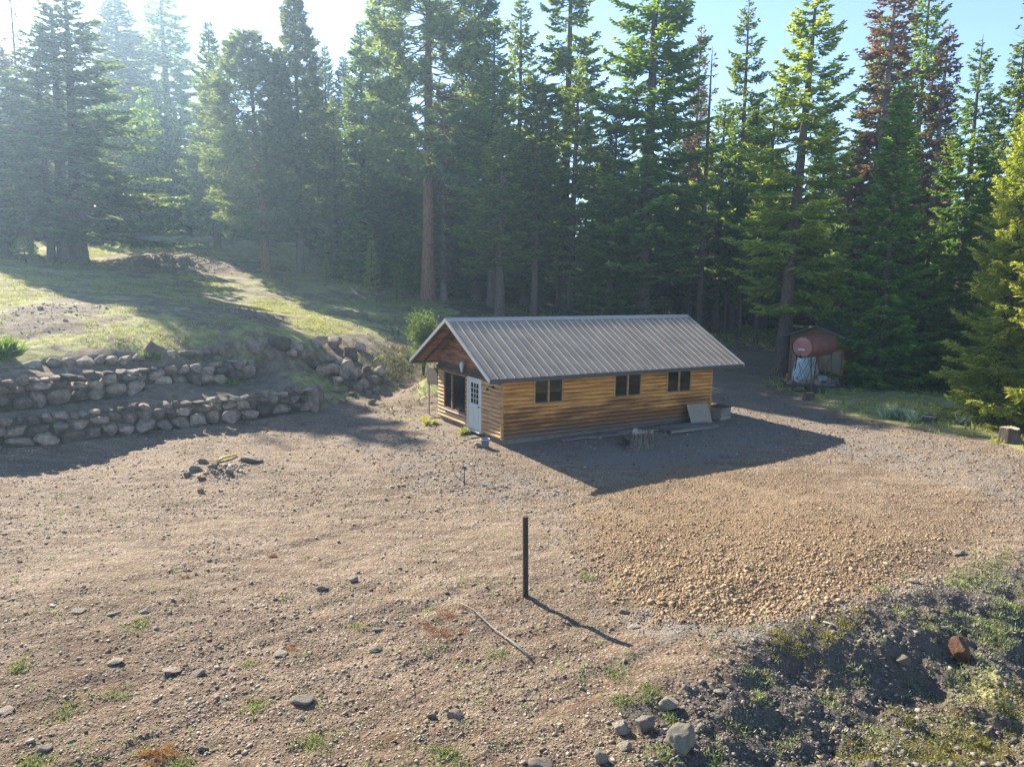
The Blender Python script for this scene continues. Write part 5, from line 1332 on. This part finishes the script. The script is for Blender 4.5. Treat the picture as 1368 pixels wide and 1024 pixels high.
# hose and valve
hs_ = empty('fuel_hose', (tx, ty, tz), math.atan2(ax.y, ax.x), 'pale fuel hose hanging from the near end of the red tank', 'hose')
m_ = MB(); m_.tube([(-.08, .05, -.50), (-.16, .1, -.62), (-.18, .12, -1.0), (-.15, .3, -1.4), (-.2, .22, -1.75), (-.1, .05, -1.9)], .028, 8); m_.build('tube', M['white'], hs_, smooth=True)
m_ = MB(); m_.tube([(-.04, .05, -.47), (-.16, .05, -.52)], .06, 10); m_.build('valve', M['black'], hs_)
# tarp-covered thing behind
def crumple(name, loc, size, mat, label, cat, seed, rot=0):
    V, F = IC4; V = V.copy(); V = V/((np.abs(V)**4).sum(1)**.25)[:, None]
    V = V*(1+.22*n3(V, seed, 1.7)[:, None]+.10*n3(V, seed+5, 5)[:, None]); V[:, :2] *= (1.15-.25*V[:, 2:3]); V[:, 2] = V[:, 2]*.5+.5
    o = link(name, mesh_np(name, V*np.array(size), F, M[mat], False), None, loc, (0, 0, rot)); return tag(o, label, cat)
q = at_y(1076, 500, 42.3); crumple('tarp_bundle', (q[0], 42.3, gz(q[0], 42.3)), (.55, .4, 1.9), 'tarp', 'tall pale blue tarp bundle standing behind the tank stand', 'tarp', 4, .4)
q = ground(1098, 515); crumple('tarp_bundle', q+Vector((0, .5, .25)), (.55, .35, .32), 'tarp', 'low crumpled pale tarp on the scrap trailer under the tank', 'tarp', 6, .2)
# scrap frame under the tank
sf = empty('scrap_trailer', (tb.x+.0, tb.y+.3, tb.z), R(-15), 'low junk trailer frame loaded with scrap under the tank', 'trailer')
m_ = MB(); m_.box((-.9, -.5, .34), (1.7, -.42, .44)); m_.box((-.9, .42, .34), (1.7, .5, .44)); m_.box((-.98, -.5, .345), (-.9, .5, .435)); m_.box((1.7, -.5, .345), (1.78, .5, .435)); m_.tube([(1.78, 0, .39), (2.6, .0, .3)], .04, 8); m_.build('frame', M['black'], sf)
m_ = MB()
for k in range(7): m_.box((-.88+k*.37, -.419, .445), (-.88+k*.37+.3, .419, .47))
m_.build('deck', M['greywood'], sf)
for s in (-1, 1):
    m_ = MB(); m_.tube([(.4, s*.56, .28), (.4, s*.70, .28)], .28, 18); m_.build('wheel', M['black'], sf)
m_ = MB(); r = random.Random(3)
for k in range(14):
    a = Vector((r.uniform(-.8, 1.5), r.uniform(-.4, .4), r.uniform(.48, .6))); b = a+Vector((r.uniform(-.6, .6), r.uniform(-.4, .4), r.uniform(0, .35))); m_.tube([a, b], r.uniform(.012, .035), 6)
for k in range(6):
    a = Vector((r.uniform(-.7, 1.3), r.uniform(-.3, .3), .471)); m_.box(a, a+Vector((r.uniform(.1, .35), r.uniform(.1, .3), r.uniform(.08, .25))))
m_.build('scrap', M['greyboard'], sf)
q = ground(1087, 520); m_ = MB(); m_.tube([(0, 0, 0), (.02, 0, 1.0)], .035, 6); m_.tube([(.02, 0, .55), (.42, 0, 1.35)], .045, 8); tag(m_.build('rusty_pipe', M['rust'], None, loc=q), 'rusty pipe with a slanted arm standing at the front of the tank stand', 'pipe')
q = ground(1052, 512); m_ = MB(); m_.box((-.18, -.14, 0), (.18, .14, .30)); m_.box((-.10, -.08, .301), (.10, .08, .62)); tag(m_.build('jerry_can', M['orange'], None, bevel=.03, loc=q, rot=(0, 0, .4)), 'small orange can left of the tank stand', 'can')
q = ground(1040, 515); m_ = MB(); m_.prism([(-.9, -.45, 0), (.8, -.6, 0), (.9, .45, 0), (-.7, .4, 0)], (0, 0, .09)); tag(m_.build('concrete_slab', M['concrete'], None, bevel=.01, loc=q), 'pale concrete slab on the ground left of the tank stand', 'slab')

# ------------------------------------------------------------------ shed
def build_shed():
    fc_ = at_y(1088, 507, 43.0); x, yb = fc_[0], 43.0; z = gz(x, yb)
    yaw = R(52)                    # ridge runs back to the right
    root = empty('shed', (x, yb, z), yaw, 'small wooden shed with a dark gabled roof behind the red tank', 'shed')
    W, Ls, wh = 1.55, 4.6, 2.45; ez_ = at_y(1047, 451.6, 43)[2]-z; rz_ = at_y(1086, 434, 43)[2]-z; hs_ = 2.15
    n = (rz_-ez_)/hs_
    m_ = MB(); m_.prism([(0, -W, -.3), (0, W, -.3), (0, W, rz_-n*W-.08), (0, 0, rz_-.10), (0, -W, rz_-n*W-.08)], (Ls, 0, 0)); m_.build('wall', M['paleyellow'], root)
    # gable boards
    m_ = MB(); k = 0; zz = 2.0
    while zz < rz_-.2:
        a = min(W, (rz_-.12-zz)/n); b = min(W, (rz_-.12-zz-.16)/n)
        if b > 0: m_.prism([(-.002, -a, zz), (-.002, a, zz), (-.002, b, zz+.155), (-.002, -b, zz+.155)], (-.03-.01*(k % 2), 0, 0))
        zz += .16; k += 1
    m_.build('gable_boards', M['shedwood'], root)
    m_ = MB()
    for k in range(14): m_.box((.02, -W-.05-.01*(k % 2), .1+k*.165), (Ls, -W-.002, .1+k*.165+.15))
    m_.build('side_logs', M['shedwood'], root)
    for ya in (-W, W-.14): m_ = MB(); m_.box((-.05, ya, -.1), (-.002, ya+.14, 2.0)); m_.build('corner_board', M['shedwood'], root)
    m_ = MB(); m_.box((-.06, -.1, .1), (-.003, .85, 1.98)); m_.build('door', M['paleyellow'], root, bevel=.008)
    for s in (-1, 1):
        m_ = MB(); m_.prism([(-.5, 0, rz_), (Ls+.4, 0, rz_), (Ls+.4, s*hs_, ez_), (-.5, s*hs_, ez_)], (0, 0, -.07)) ; m_.build('roof', M['shedroof'], root)
build_shed()

# ------------------------------------------------------------------ haze
hm = bpy.data.materials.new('haze'); hm.use_nodes = True; t = hm.node_tree; t.nodes.clear()
vo = t.nodes.new('ShaderNodeVolumePrincipled'); vo.inputs['Color'].default_value = (.52, .74, 1, 1); vo.inputs['Density'].default_value = .0008; vo.inputs['Anisotropy'].default_value = .62
ou = t.nodes.new('ShaderNodeOutputMaterial'); t.links.new(vo.outputs[0], ou.inputs['Volume'])
m_ = MB(); m_.box((-440, -45, -6), (440, 490, 62)); hz = m_.build('haze', hm); tag(hz, 'thin pale sunlit haze over the yard and the forest', 'haze', kind='stuff')
print('objects', len(bpy.data.objects))
